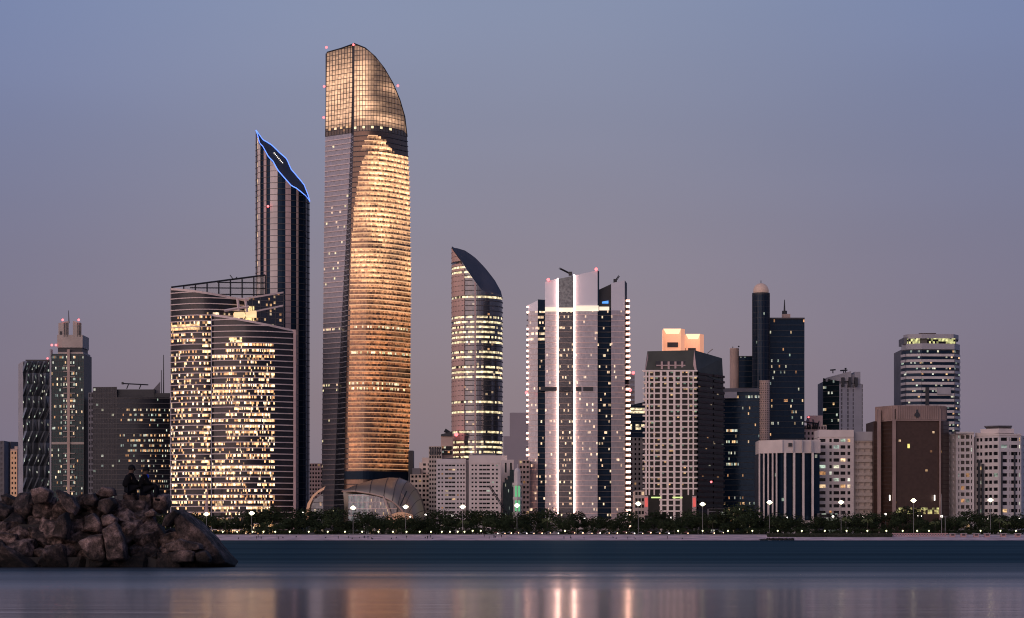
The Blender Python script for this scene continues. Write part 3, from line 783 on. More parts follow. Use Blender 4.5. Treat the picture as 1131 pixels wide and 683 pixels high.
# left small shell, its golden light painted as emission
mb = MB(); KK = 6
Ul = [(336, 578), (335.5, 566), (337.5, 556), (343, 547), (350, 541), (358, 536.5)]
Ll = [(341.5, 578), (341, 567), (342.5, 558), (346, 550), (351.5, 544.5), (358, 541)]
for i in range(5):
    for k in range(KK):
        g = lambda i, k: P9(sp(Ul[i][0], Ll[i][0], k / KK), sp(Ul[i][1], Ll[i][1], k / KK), 14 - 14 * math.sin(k / KK * math.pi / 2))
        mb.face([g(i, k), g(i + 1, k), g(i + 1, k + 1), g(i, k + 1)])
mb.build('small_shell', 'orangewall', t, smooth=True)
curtain(t, flat(PT(341, Y9 + 6), PT(357, Y9 + 6)), G, lambda u: Z(sp(556, 545, u), Y9), 4.2, 8, lit_rand(.1, WARM, .4), 'g_grey', 'bandd', .4, .3, seed=82)

# ================================================================== 10 blocks between the golden tower and the rounded tower
def slab_block(label, cols_px, Y0, ytop, nf, cols, wall, depth=24, **kw):
    t = thing('apartment_block', label, 'building', (X(sum(cols_px) / len(cols_px), Y0), Y0, G), kw.pop('group', None))
    pts = [PT(p, Y0 + dy) for p, dy in zip(cols_px, kw.pop('dy', [0] * len(cols_px)))]
    zt_ = Z(ytop, Y0)
    core(t, pts, depth, G, zt_ - .3, kw.pop('core_mat', wall), inset=1.2)
    for q, (a, b) in enumerate(zip(pts, pts[1:])):
        c = cols[q] if isinstance(cols, list) and isinstance(cols[0], list) else cols
        punched(t, a, b, G, zt_, nf, c, wall=wall, seed=kw.get('seed', 5) + q, **{k: v for k, v in kw.items() if k != 'seed'})
    return t, zt_
Y0 = 1560
t, zt = slab_block('white slab block with small square windows, left of its twin', [482, 514.5], Y0, 516 - 4, 17, [(.05, .12), (.17, .23), (.29, .40), (.41, .52), (.53, .64), (.70, .76), (.81, .87), (.91, .96)], 'white', lit=.05, litk=.5, v0=.32, v1=.72, seed=101)
mb = MB(); mb.box(X(482, Y0), X(514.5, Y0), Y0 - .2, Y0 + 20, zt, Z(507, Y0)); mb.build('parapet', 'white', t)
mb = MB(); mb.bar((X(487, Y0), Y0 + 3, Z(507.5, Y0)), (X(509, Y0), Y0 + 3, Z(505.5, Y0)), .4); mb.build('roof_rail', 'steel', t)
mb = MB(); mb.box(X(514.5, Y0), X(518, Y0), Y0 + 4, Y0 + 20, G, Z(508, Y0)); mb.build('link_wall', 'greyl', t)
t, zt = slab_block('white slab block with small square windows, right of its twin', [518, 553], Y0 - 6, 512, 17, [(.08, .14), (.19, .25), (.32, .42), (.43, .54), (.55, .66), (.72, .79), (.85, .91)], 'white2', lit=.05, litk=.5, v0=.32, v1=.72, seed=102)
mb = MB(); mb.box(X(518, Y0), X(553.5, Y0), Y0 - 6.2, Y0 + 16, zt, Z(503.5, Y0)); mb.build('parapet', 'white2', t)
mb = MB(); mb.box(X(522, Y0), X(548, Y0), Y0, Y0 + 10, Z(503.5, Y0), Z(501.5, Y0)); mb.bar((X(545, Y0), Y0, Z(504, Y0)), (X(545, Y0), Y0, Z(499, Y0)), .3); mb.build('roof_plant', 'grey', t)
t, zt = slab_block('cream block with tall roof parapet stepping behind the left white slab', [463, 484], 1665, 511, 16, [(.2, .35), (.45, .6)], 'white2', lit=.05, litk=.5, seed=103)
mb = MB(); mb.box(X(466, 1665), X(489, 1665), 1667, 1685, zt, Z(505.5, 1665)); mb.build('penthouse', 'white2', t)
t, zt = slab_block('low block with dark balconies between bronze shell and white slabs', [453, 466, 479], 1650, 524, 13, even(3, .3), 'beige', lit=.08, litk=.5, seed=104, dy=[6, 0, 2])
mb = MB(); mb.box(X(455, 1650), X(464, 1650), 1656, 1670, zt, Z(517, 1650)); mb.build('stair_head', 'grey', t)
t, zt = slab_block('short beige block with three dark roof slots behind the white slabs', [473.5, 488], 1640, 493, 20, even(5, .3), 'beige', lit=.0, seed=105)
mb = MB()
for q in range(5): mb.box(X(475 + q * 2.4, 1640), X(476.4 + q * 2.4, 1640), 1639.4, 1641, Z(503, 1640), Z(495, 1640))
mb.build('slots', 'dark', t)
t = thing('apartment_block', 'tan block carrying a tilted dark roof disc left of the rounded tower', 'building', (X(494, 1650), 1650, G))
core(t, [PT(487, 1650), PT(500, 1650)], 16, G, Z(482, 1650), 'tan', 'wall', 0)
mb = MB(); mb.prism([PT(487, 1649), PT(500, 1649), PT(500, 1664), PT(487, 1664)], Z(482, 1650), [Z(480, 1650), Z(476.5, 1650), Z(476.5, 1650), Z(480, 1650)]); mb.build('roof', 'dark', t)
mb = MB(); mb.bar((X(491, 1650), 1655, Z(475, 1650)), (X(498, 1650), 1655, Z(479, 1650)), 1.3, 8, 1.0); mb.build('dish', 'steel', t)
curtain(t, flat(PT(488, 1649.4), PT(499, 1649.4)), Z(503, 1650), Z(493, 1650), 3, 5, lit_rand(.25, WARM + COOL, .8), 'g_win', 'tan', .4, .2, seed=106)
t, zt = slab_block('cream block with two tall dark windows right of the white slabs', [551, 567.5], 1600, 508, 5, [(.4, .52), (.75, .87)], 'white2', lit=.1, v0=.15, v1=.8, litk=.5, seed=107)
mb = MB(); mb.box(X(553, 1600), X(560, 1600), 1605, 1616, zt, Z(503, 1600)); mb.build('roof_plant', 'white2', t)
# stepped blue glass piece
t = thing('office_block', 'dark blue stepped glass block beside the green-glowing minaret', 'building', (X(562, 1580), 1580, G))
for (a, b, yt) in ((555.5, 558, 533), (558, 560.5, 530), (560.5, 563, 526), (563, 567.5, 519)):
    mb = MB(); mb.box(X(a, 1580), X(b, 1580) - .02, 1581, 1596, G, Z(yt, 1580)); mb.build('step', 'dark', t)
    curtain(t, flat(PT(a, 1580), PT(b, 1580)), G, Z(yt, 1580), 3.6, 3, lit_rand(.03, COOL, .5), 'g_teal', seed=int(a))
# minaret-like lit tower
t = thing('minaret', 'pale minaret with a painted green light wash left of the light-striped tower', 'minaret', (X(571.5, 1540), 1540, G))
mx = X(571.5, 1540)
mb = MB(); mb.cyl(mx, 1540, 2.4, G, Z(535, 1540), 8); mb.cyl(mx, 1540, 2.0, Z(535, 1540), Z(522, 1540), 8); mb.build('shaft', 'white', t)
mb = MB(); mb.cyl(mx, 1540, 3.1, Z(536, 1540), Z(533.5, 1540), 8); mb.cyl(mx, 1540, 2.8, Z(552, 1540), Z(549, 1540), 8); mb.build('balcony', 'white', t)
mb = MB(); mb.ball((mx, 1540, Z(522, 1540)), 2.0, 10, 5, 1.4, 0); mb.bar((mx, 1540, Z(518, 1540)), (mx, 1540, Z(513, 1540)), .2); mb.build('dome', 'white', t)
for (a, b) in ((549, 537), (565, 553)):
    for q in (-1, 1):
        mb = MB(); mb.box(mx + q * 1.0 - .6, mx + q * 1.0 + .6, 1537.3, 1537.6, Z(a, 1540), Z(b, 1540)); mb.build('green_wash_panel', 'green', t)
t, zt = slab_block('tan block with rows of balconies left of the light-striped tower', [573, 585], 1590, 508, 15, even(3, .35), 'tan', lit=.15, pal=WARM, litk=.5, seed=109)
# jib cranes (two)
def crane(label, pts, Y):
    t = thing('crane', label, 'crane', (X(pts[1][0], Y), Y, Z(pts[1][1], Y)))
    mb = MB(); (a, b), (c, d) = pts; A = Vector((X(a, Y), Y, Z(b, Y))); B = Vector((X(c, Y), Y, Z(d, Y)))
    for o in ((0, .4), (.5, -.2), (-.5, -.2)): mb.bar(A + Vector((o[0], 0, o[1])), B + Vector((o[0], 0, o[1])), .2, 4)
    n = 10
    for i in range(n):
        p = A.lerp(B, i / n); q = A.lerp(B, (i + 1) / n); mb.bar(p + Vector((-.5, 0, -.2)), q + Vector((.5, 0, -.2)), .14, 3)
    mb.build('jib', 'steel', t)
    mb = MB(); mb.box(B.x - 1.1, B.x + 1.1, Y - 1, Y + 1, B.z - 1.2, B.z + 1.2); mb.build('cab', 'steel', t); return t
crane('dark crane jib leaning in front of the right white slab block', ((541, 537), (563, 572)), 1500)
# thin block behind gold tower left
t, zt = slab_block('pale rose block half hidden between striped dark tower and golden tower', [341, 357], 1800, 512, 18, even(5, .4), 'pink', lit=.04, litk=.4, seed=110)

# ================================================================== 11 light-striped tower
Y0 = 1600
t = thing('office_tower', 'rose-grey tower with two glowing vertical light lines and raked top', 'skyscraper', (X(640, Y0), Y0, G))
ZZ = lambda py: Z(py, Y0); zb = ZZ(343)
def f11(p, dens_top=False):
    def f(u, z, k, i, s, r):
        if s == 1 and r.random() < (p + (.25 if dens_top and z > ZZ(378) else 0)): return pick(r, [(1.5, 1.15, .75), (1.4, .95, .6), (1.2, .8, .5)], .85)
        return None
    return f
segs = [ # px0, px1, y0, y1, top0, top1, glass, prob, bands
    (583.5, 594, 6, 3, 336, 331.5, 'g_pink', .07), (594, 602, 5, 5, 330, 330.5, 'g_blue', .08), (602, 616, 0, -1.2, 311.5, 308, 'g_pink', .06),
    (616.5, 633, 2, 2, 308, 304.5, 'g_dark', .17), (633.5, 660, -1.2, -1, 304.5, 299, 'g_pink', .05), (660, 675, 4, 4.5, 340, 340, 'g_blue', .10),
    (675, 690, 0, 1, 313, 309.5, 'g_pink', .05)]
for q, (a, b, ya, yb, ta, tb, gm, p) in enumerate(segs):
    fnu = max(4, int((b - a) / 1.5))
    top = (lambda ta, tb: (lambda u: ZZ(sp(ta, tb, u))))(ta, tb)
    curtain(t, flat(PT(a, Y0 + ya), PT(b, Y0 + yb)), G, zb if ta < 340 else ZZ(340), 3.5, fnu, f11(p, q in (0, 1)), gm, 'band' if gm == 'g_pink' else 'bandd', .42 if gm == 'g_pink' else .5, .3, seed=120 + q, split=2, individuals=14)
    if ta < 340:
        cm = 'crownp' if gm == 'g_pink' else ('g_dark' if gm == 'g_dark' else 'g_blue')
        if cm == 'crownp' and 'crownp' not in M:
            pass
        mb = MB(); n = fnu; s_ = flat(PT(a, Y0 + ya), PT(b, Y0 + yb))
        for i in range(n):
            for j in range(3):
                u0, u1 = i / n, (i + 1) / n; P = lambda u, v: (*s_(u, 0), sp(zb, top(u), v))
                e = .24 if cm == 'crownp' else (.05 if cm == 'g_dark' else 0)
                mb.face([P(u0, j / 3), P(u1, j / 3), P(u1, (j + 1) / 3), P(u0, (j + 1) / 3)], (e * 1.1, e, e, R.uniform(.9, 1.1)))
        mb.build('crown_glazing', cm, t)
mb = MB()     # right dark edge and left thin edge with balconies
mb.prism([PT(690, Y0 + 1), PT(692.5, Y0 + 6), PT(692.5, Y0 + 30), PT(690, Y0 + 30)], G, [ZZ(309.5), ZZ(312), ZZ(312), ZZ(309.5)]); mb.build('side_wall', 'dark', t)
mb = MB(); k = 0
while G + k * 3.5 < ZZ(345):
    z = G + k * 3.5 + 1; q = (k * 3.5) / 165
    mb.box(X(690, Y0), X(697 - 1.5 * q, Y0), Y0 + 1.2, Y0 + 9, z, z + .5)
    mb.box(X(580.8 + 1.2 * q, Y0), X(584, Y0), Y0 + 6, Y0 + 14, z, z + .45); k += 1
mb.build('balcony_slabs', 'greyl', t)
mb = MB(); mb.box(X(692.5, Y0), X(695, Y0), Y0 + 6, Y0 + 30, G, ZZ(330)); mb.build('side_wall', 'brown', t)
k = 0; rest = MB()
rk = random.Random(4)
while G + k * 3.5 < ZZ(332):
    z = G + k * 3.5 + 1.5; q = (k * 3.5) / 165
    if rk.random() < .97:
        w = MB() if k < 46 else rest
        w.box(X(691.5, Y0), X(697 - 1.5 * q, Y0), Y0 + .7, Y0 + 1.1, z, z + 1.15)
        if w is not rest: w.build('edge_light', 'edge', t)
    if rk.random() < .8:
        w = MB(); w.box(X(580.8 + 1.2 * q, Y0), X(583.4, Y0), Y0 + 5.5, Y0 + 5.9, z + .2, z + 1.2); w.build('edge_light', 'edge', t)
    k += 1
rest.build('edge_lights', 'edge', t)
for (a, y1_) in ((615.4, 308), (633.4, 303.5)):
    mb = MB(); mb.box(X(a, Y0), X(a + 1.35, Y0), Y0 - 2.4, Y0 - 1.4, ZZ(568), ZZ(y1_)); mb.build('vertical_light_line', 'litwhite', t)
mb = MB(); mb.box(X(602, Y0), X(615.3, Y0), Y0 - 1.6, Y0 - 1.3, ZZ(344.5), ZZ(339.5)); mb.box(X(635.2, Y0), X(661, Y0), Y0 - 1.9, Y0 - 1.5, ZZ(344), ZZ(338)); mb.box(X(617.2, Y0), X(633.3, Y0), Y0 - .2, Y0 + .6, ZZ(344.5), ZZ(340)); mb.box(X(661, Y0), X(673, Y0), Y0 + 2.5, Y0 + 3.2, ZZ(342.5), ZZ(338.5))
mb.build('sky_lobby_light_band', 'litband', t)
for (a, b, dy) in ((597, 615, 0), (617.5, 633, 0), (636, 642, -1.7), (644, 655, -1.7)):
    mb = MB(); mb.box(X(a, Y0), X(b, Y0), Y0 - 1.9, Y0 + 2, ZZ(432), ZZ(427.8)); mb.build('louvre_strip', 'dark', t)
mb = MB()
fr = [PT(584, Y0 + 7), PT(602, Y0 + 7), PT(602, Y0 + 3), PT(660, Y0 + 3), PT(660, Y0 + 7), PT(675, Y0 + 7), PT(675, Y0 + 3), PT(690, Y0 + 3)]
mb.prism(fr + [PT(690, Y0 + 38), PT(584, Y0 + 38)], G, zb - .5); mb.build('shaft', 'dark', t)
def wedge(pa, pb, ya, yb, ta, tb, y0, depth, mat, nm):
    mb = MB(); mb.prism([PT(pa, Y0 + y0), PT(pb, Y0 + y0), PT(pb, Y0 + depth), PT(pa, Y0 + depth)], zb - .5, [ZZ(ta), ZZ(tb), ZZ(tb), ZZ(ta)]); mb.build(nm, mat, t)
wedge(602.2, 659.8, 0, 0, 311.8, 299.4, 3, 30, 'grey', 'crown_block')
wedge(660, 661.8, 0, 0, 299.2, 300, -.9, 30, 'g_blue', 'crown_side')
wedge(661.8, 675, 0, 0, 319, 312.8, 6, 30, 'dark', 'recessed_crown')
wedge(675.2, 689.8, 0, 0, 313.3, 310, 3, 30, 'grey', 'crown_block')
wedge(584, 594, 0, 0, 336, 331.6, 7, 30, 'grey', 'crown_block')
wedge(594, 602, 0, 0, 330.3, 330.3, 6, 30, 'dark', 'crown_block')
mb = MB(); mb.prism([PT(665, Y0 + 5.4), PT(672, Y0 + 5.4), PT(672, Y0 + 5.8), PT(665, Y0 + 5.8)], ZZ(334.5), [ZZ(332.5), ZZ(331.3), ZZ(331.3), ZZ(332.5)]); mb.build('blue_roof_light', lamp_mat('azure_light', (.08, .35, 1), 1.2, False), t)
mb = MB(); mb.box(X(584, Y0), X(694, Y0), Y0 - 6, Y0 + 6, G, ZZ(574)); mb.build('podium', 'white2', t)
for p in ((605.5, 309), (658.5, 297.5), (581.5, 434), (696, 431), (640, 559.8)):
    beacon(t, *p, Y0 - 2, 1.0) if p[1] < 500 else None
Yc = Y0 + 10
for lab, pts in (('small roof crane on the taller raked crown of the light-striped tower', ((618, 296.5), (630, 302.5))), ('small roof crane beside the right raked crown of the light-striped tower', ((683.5, 305), (679.5, 310.5)))):
    crane(lab, pts, Yc)

# ================================================================== 12 between towers
t = thing('office_tower', 'slim grey tower with red beacon behind the light-striped tower', 'skyscraper', (X(700, 1900), 1900, G))
core(t, [PT(692, 1900), PT(701, 1900)], 20, G, Z(413, 1900), 'greyl', 'wall', 0); beacon(t, 699.5, 412, 1900, 1.2)
curtain(t, flat(PT(692, 1899.4), PT(701, 1899.4)), G, Z(415, 1900), 3.8, 5, lit_rand(.02, WARM, .4), 'g_grey', 'greyl', 1.6, .2, seed=131)
t = thing('office_block', 'blue glass block with lit band behind the white-grid building', 'building', (X(705, 1850), 1850, G))
core(t, [PT(690, 1850), PT(703, 1850), PT(716, 1852)], 20, G, [Z(449, 1850), Z(446, 1850), Z(443, 1850)], 'dark')
curtain(t, flat(PT(696, 1850), PT(716, 1851)), G, lambda u: Z(sp(449, 443, u), 1850), 4, 10, lambda u, z, k, i, s, r: (1.0, .8, .5) if abs(z - Z(455, 1850)) < 2 or (abs(z - Z(471, 1850)) < 2 and r.random() < .5) else None, 'g_blue', 'bandd', .5, .3, seed=132)
t, zt = slab_block('plain brownish block squeezed between light-striped and white-grid towers', [695, 713], 1700, 483, 20, even(4, .55), 'beige', lit=.02, litk=.4, seed=133)
t, zt = slab_block('small rounded block with lit balconies at the foot of the brownish block', [701, 712], 1560, 542, 7, even(3, .25), 'beige', lit=.3, pal=WARM, litk=.5, seed=134)

# ================================================================== 13 white grid building with lit roof boxes
Y0 = 1560
t = thing('office_tower', 'dark tower with white grid front and two orange-glowing roof boxes', 'skyscraper', (X(750, Y0), Y0, G))
ZZ = lambda py: Z(py, Y0)
A = PT(712, Y0); B = PT(769.5, Y0 - 2); C = PT(799, Y0 + 34)
zg = ZZ(410)
mb = MB(); mb.prism([(A[0] + .2, A[1] + 1.5), (B[0] - .2, B[1] + 1.6), (C[0] - .5, C[1] + 1), PT(745, Y0 + 42)], G, zg + .1)
mb.build('body', 'dark', t)
mb = MB()   # upper tapering storeys
At, Bt, Ct, Dt = PT(715, Y0 + 5), PT(767, Y0 + 3), PT(797.5, Y0 + 34), PT(746, Y0 + 40)
lo = [A, B, C, PT(742, Y0 + 42)]; hi = [At, Bt, Ct, Dt]; zh = [ZZ(387.5), ZZ(386.5), ZZ(391.5), ZZ(389)]; zlo = [zg, zg, ZZ(420), zg]
for i in range(4):
    j = (i + 1) % 4; mb.face([(*lo[i], zlo[i]), (*lo[j], zlo[j]), (*hi[j], zh[j]), (*hi[i], zh[i])])
mb.face([(*hi[i], zh[i]) for i in range(4)])
mb.build('sloping_attic', 'darkg', t)
mb = MB()
mb.face([(A[0], A[1] - .3, zg), (X(716.5, Y0), Y0 + 1.0, zg), (At[0] + .4, At[1] - .6, zh[0])])
mb.face([(X(765, Y0), Y0 - 1.5, zg), (B[0], B[1] - .3, zg), (Bt[0] - .2, Bt[1] - .9, zh[1])]); mb.build('attic_corner_fins', 'pink', t)
def f13(u, z, k, i, s, r):
    py = 595 - (z - 1) * F / Y0
    if 544 > py > 410 and s == 1 and r.random() < .15 + (.2 if py < 425 else 0): return pick(r, WARM[:2] + [(.35, .5, .35), (.25, .38, .28), (.6, .4, .25)], .55)
    return None
sf = flat((A[0], A[1] + .9), (B[0], B[1] + .9))
curtain(t, sf, ZZ(570), zg, 3.47, 24, f13, 'g_win', seed=141)
mb = MB(); nfl = 27
for k in range(nfl):
    z = zg - k * 3.47
    if z < ZZ(565): break
    x0, x1 = A[0] - (1.2 if z > ZZ(545) else -9), B[0] + (.4 if z > ZZ(545) else -9)
    mb.box(x0, x1, Y0 - 2.7, Y0 + 1.0, z - .42, z + .42)
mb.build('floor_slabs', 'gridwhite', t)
mb = MB()
for px in (713.5, 717, 722.5, 730, 737.3, 744.6, 752, 760, 765.5):
    zb_ = G if 728 < px < 753 else ZZ(547)
    w = .4 if px in (713.5, 717, 760, 765.5, 722.5) else .62
    mb.box(X(px, Y0) - w, X(px, Y0) + w, Y0 - 2.5, Y0 + 1.2, zb_, zg + .41)
mb.build('columns', 'gridwhite', t)
mb = MB()
mb.box(X(725, Y0), X(757, Y0), Y0 - .5, Y0 + 3, ZZ(404.5), ZZ(403.2))
for px in (731, 738.5, 746, 753.5): mb.box(X(px, Y0) - .6, X(px, Y0) + .6, Y0 - .6, Y0 + 3, ZZ(408), ZZ(399.5))
mb.build('attic_terrace', 'pink', t)
mb = MB(); mb.box(X(724, Y0), X(757, Y0), Y0 + .4, Y0 + 3, ZZ(408), ZZ(399)); mb.build('terrace_opening', 'dark', t)
for px in (713.5, 766.5):
    mb = MB(); mb.box(X(px - 2.2, Y0), X(px + 2.2, Y0), Y0 - 2.8, Y0 + 2, ZZ(570), ZZ(548)); o = mb.build('entrance_pier', 'pink', t)
    mb = MB(); mb.box(X(px - 1.6, Y0), X(px + 1.6, Y0), Y0 - 3.1, Y0 - 2.9, ZZ(560), ZZ(550)); mb.build('red_light', lamp_mat('red_wash', (1, .12, .1), .7, False), o)
for px in (722, 745.5):
    mb = MB(); mb.box(X(px - 3, Y0), X(px + 8, Y0), Y0 - 2.9, Y0 - 2.75, ZZ(550.5), ZZ(549)); mb.build('lobby_light', lamp_mat('lime_light', (.7, .85, .3), 1.1, False), t)
# dark stepped side face
Sd = flat((B[0] + .3, B[1] + 2), C)
curtain(t, Sd, G, lambda u: ZZ(sp(405, 412, u)), 3.47, 16, lit_rand(.035, WARM + COOL, .3), 'g_win', seed=142)
mb = MB(); k = 0
while zg - k * 3.47 > G + 8:
    z = zg - k * 3.47 - 1.5
    for i in range(12):
        u0, u1 = i / 12, (i + 1) / 12; strip(mb, Sd, u0, u1, z, 1.35, 1.0 if i not in (4, 5, 6) else .5)
    k += 1
mb.box(X(797, Y0), X(801, Y0), Y0 + 32, Y0 + 36, ZZ(425), ZZ(424)); mb.box(X(797, Y0), X(801, Y0), Y0 + 32, Y0 + 36, ZZ(418), ZZ(417))
mb.build('side_balconies', 'brown', t)
# roof boxes
for (a, b, c, yt, yo) in ((733.5, 753, 758, 362, 8), (759, 775, 780, 367, 14)):
    y = Y0 + yo; z0_ = ZZ(388); z1_ = ZZ(yt); xa, xb, xc = X(a, Y0), X(b, Y0), X(c, Y0)
    mb = MB()
    mb.face([(xa, y, z0_), (xa, y, z1_), (xa + 2.2, y + 6, ZZ(yt + 5)), (xa + 2.2, y + 6, z0_)])      # left splay
    mb.face([(xb, y, z1_), (xb, y, z0_), (xb - .8, y + 6, z0_), (xb - .8, y + 6, ZZ(yt + 5))])
    mb.face([(xa + 2.2, y + 6, z0_), (xb - .8, y + 6, z0_), (xb - .8, y + 6, ZZ(yt + 5)), (xa + 2.2, y + 6, ZZ(yt + 5))])
    mb.prism([(xb, y), (xc, y + 5), (xc, y + 14), (xb, y + 14)], z0_, z1_)
    mb.box(xa, xb - .1, y + 6.2, y + 14, z0_, z1_)
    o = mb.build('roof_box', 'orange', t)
    mb = MB(); mb.face([(xa, y, z1_), (xb, y, z1_), (xb - .8, y + 5.9, ZZ(yt + 5)), (xa + 2.2, y + 5.9, ZZ(yt + 5))]); mb.build('glowing_soffit', 'peach', o)
    mb = MB(); q = 6 if a < 740 else 1; mb.box(X(a + q - 1, Y0), X(a + q + 11, Y0), y + 5, y + 5.9, ZZ(382 if a < 740 else 388), ZZ(376.5 if a < 740 else 382)); mb.build('opening', 'dark', o)
mb = MB(); mb.bar((X(784, Y0), Y0 + 20, ZZ(388)), (X(790, Y0), Y0 + 20, ZZ(383)), .25); mb.build('roof_mast', 'pole', t)
beacon(t, 785.5, 532.5, Y0 - 2, .7)

# ================================================================== 14 cluster right of it
Y0 = 1660
t = thing('office_block', 'blue-black glass block behind the white-grid tower and the tan drum', 'building', (X(820, Y0), Y0, G))
fr = [PT(797, Y0 + 4), PT(840, Y0)]
core(t, fr, 36, G, Z(430, Y0), 'dark')
def f14(u, z, k, i, s, r):
    py = 595 - (z - 1) * F / Y0
    row = any(abs(py - q) < 2.2 for q in (440, 475, 487, 501, 513)); zone = .12 < u < .45 or (q_(py, 440) and u > .6)
    if s == 0: return None
    if row and zone and r.random() < .6: return pick(r, COOL + WARM[:2], .8)
    return pick(r, COOL + WARM, .5) if r.random() < (.012 if py < 545 else .18) else None
def q_(a, b): return abs(a - b) < 3
curtain(t, flat(*fr), G, Z(431, Y0), 3.7, 34, f14, 'g_blue', 'dark', .35, .2, seed=151)
mb = MB(); mb.box(X(799, Y0), X(840, Y0), Y0 - .4, Y0 + 1, Z(433, Y0), Z(429, Y0)); mb.build('parapet', 'grey', t)
mb = MB(); mb.box(X(800, Y0), X(814, Y0), Y0 - .3, Y0 + 2, Z(440, Y0), Z(433, Y0)); mb.build('louvres', 'greyl', t)
t = thing('office_tower', 'slim black block with tan half-round shaft on its left', 'skyscraper', (X(820, 1700), 1700, G))
core(t, [PT(816, 1702), PT(834, 1702)], 24, G, Z(393, 1700), 'dark')
curtain(t, flat(PT(816, 1702), PT(834, 1702)), G, Z(394, 1700), 3.7, 12, lit_rand(.04, COOL, .5), 'g_blue', 'dark', .3, .2, seed=152)
mb = MB(); mb.cyl(X(811.7, 1700), 1704, 3.1, G, Z(384.5, 1700), 20); mb.build('round_shaft', 'tan', t)
mb = MB(); mb.bar((X(810, 1700), 1704, Z(385, 1700)), (X(810, 1700), 1704, Z(382.5, 1700)), .3); mb.ball((X(816.5, 1700), 1704, Z(382.5, 1700)), .6, 6, 4); mb.build('roof_aerial', 'steel', t)
t = thing('office_tower', 'slender black cylindrical tower topped by a pale ball dome', 'skyscraper', (X(841.5, 1670), 1670, G))
cxx = X(841.5, 1670); rc = 5.8
def cyl_s(u, z): a = math.pi + 2 * math.pi * u; return (cxx + rc * math.cos(a), 1676 + rc * math.sin(a))
curtain(t, cyl_s, G, Z(324, 1670), 3.8, 36, lambda u, z, k, i, s, r: pick(r, COOL, .4) if r.random() < .01 else None, 'g_blue', 'dark', .25, .12, 'dark', .2, 1, seed=153)
mb = MB(); mb.cyl(cxx, 1676, rc + .1, Z(325, 1670), Z(323, 1670), 24); mb.cyl(cxx, 1676, rc - 1, G, Z(324, 1670), 16); mb.build('cap', 'dark', t)
mb = MB(); mb.ball((cxx, 1676, Z(320.6, 1670)), 5.2, 20, 10, 1, -.5)
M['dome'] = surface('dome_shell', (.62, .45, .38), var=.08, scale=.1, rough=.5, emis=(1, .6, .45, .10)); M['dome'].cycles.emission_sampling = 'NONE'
o = mb.build('ball_dome', 'dome', t, smooth=True)
mb = MB(); mb.bar((cxx, 1676, Z(312, 1670)), (cxx, 1676, Z(309, 1670)), .25); mb.build('finial', 'steel', o)
t = thing('office_tower', 'broad black glass tower with small antenna mast right of the ball-domed cylinder', 'skyscraper', (X(870, 1680), 1680, G))
fr = [PT(846, 1682), PT(888.5, 1682)]
core(t, [PT(846, 1682), PT(886, 1682)], 30, G, Z(352, 1680), 'dark')
def f15(u, z, k, i, s, r): return pick(r, COOL + WARM, .6) if s == 1 and r.random() < .06 else None
curtain(t, flat(*fr), G, Z(352, 1680), 3.8, 30, f15, 'g_blue', 'dark', .3, .2, seed=154)
mb = MB(); mb.box(X(847, 1680), X(889, 1680), 1681.2, 1684, Z(352.6, 1680), Z(350.8, 1680)); mb.build('parapet', 'dark', t)
mb = MB(); mb.box(X(885.5, 1680), X(889, 1680), 1682.3, 1712, Z(388, 1680), Z(352, 1680)); mb.build('overhang', 'dark', t)
mb = MB(); mb.prism([PT(863.5, 1690), PT(873, 1690), PT(873, 1698), PT(863.5, 1698)], Z(351, 1680), Z(345.5, 1680)); mb.build('penthouse', 'tan', t)
mb = MB(); mb.cyl(X(869, 1680), 1694, 1.7, Z(345.5, 1680), Z(341.5, 1680), 10); mb.bar((X(869, 1680), 1694, Z(342, 1680)), (X(869, 1680), 1694, Z(329, 1680)), .7, 5, .25); mb.build('antenna', 'steel', t)
t = thing('round_tower', 'tan textured cylindrical shaft rising behind the white-parapet bank', 'tower', (X(845, 1640), 1640, G))
ct = X(845.2, 1640)
mb = MB(); mb.cyl(ct, 1644, 3.4, G, Z(421, 1640), 24); mb.build('shaft', 'tan', t)
mb = MB()
for k in range(26):
    for q in range(7):
        a = math.pi * (1.1 + .8 * q / 6) + (.06 if k % 2 else 0); r0 = 3.45
        x, y = ct + r0 * math.cos(a), 1644 + r0 * math.sin(a); z = Z(486, 1640) + k * 1.45
        mb.box(x - .22, x + .22, y - .12, y + .12, z, z + .7)
mb.build('recesses', 'brown', t)
mb = MB(); mb.cyl(ct, 1644, 3.6, Z(421, 1640), Z(420, 1640), 24); mb.build('cap', 'tan', t)

# ================================================================== 15 white fascia bank
Y0 = 1540; ZZ = lambda py: Z(py, Y0)
t = thing('bank_building', 'low dark glass building with white parapet and slender white fins', 'building', (X(870, Y0), Y0, G))
a, b, c = PT(838.5, Y0 + 12), PT(863.5, Y0), PT(905.5, Y0 + 3)
core(t, [a, b, c], 30, G, ZZ(501), 'dark', inset=2)
curtain(t, flat((a[0] + .3, a[1] + 1), (b[0], b[1] + 1)), G, ZZ(500), 3.8, 10, lit_rand(.01, COOL, .6), 'g_blue', seed=161)
curtain(t, flat((b[0], b[1] + 1), (c[0], c[1] + 1)), G, ZZ(500), 3.8, 16, lit_rand(.02, COOL, .6), 'g_blue', seed=162)
mb = MB(); mb.prism([(a[0] - .4, a[1]), (b[0], b[1] - 1.4), (c[0] + .3, c[1] - 1), (c[0], c[1] + 26), (a[0], a[1] + 24)], ZZ(500.5), ZZ(486)); mb.build('parapet', 'white2', t)
mb = MB()
for px in (863.5, 865.5, 875, 877, 885, 887, 895.5, 897.5): 
    if px in (863.5, 875, 885, 895.5): mb.box(X(px + 1, Y0) - .25, X(px + 1.6, Y0), Y0 - 1.7, Y0 + 1, ZZ(500), ZZ(486.6))
mb.build('parapet_joints', 'greyl', t)
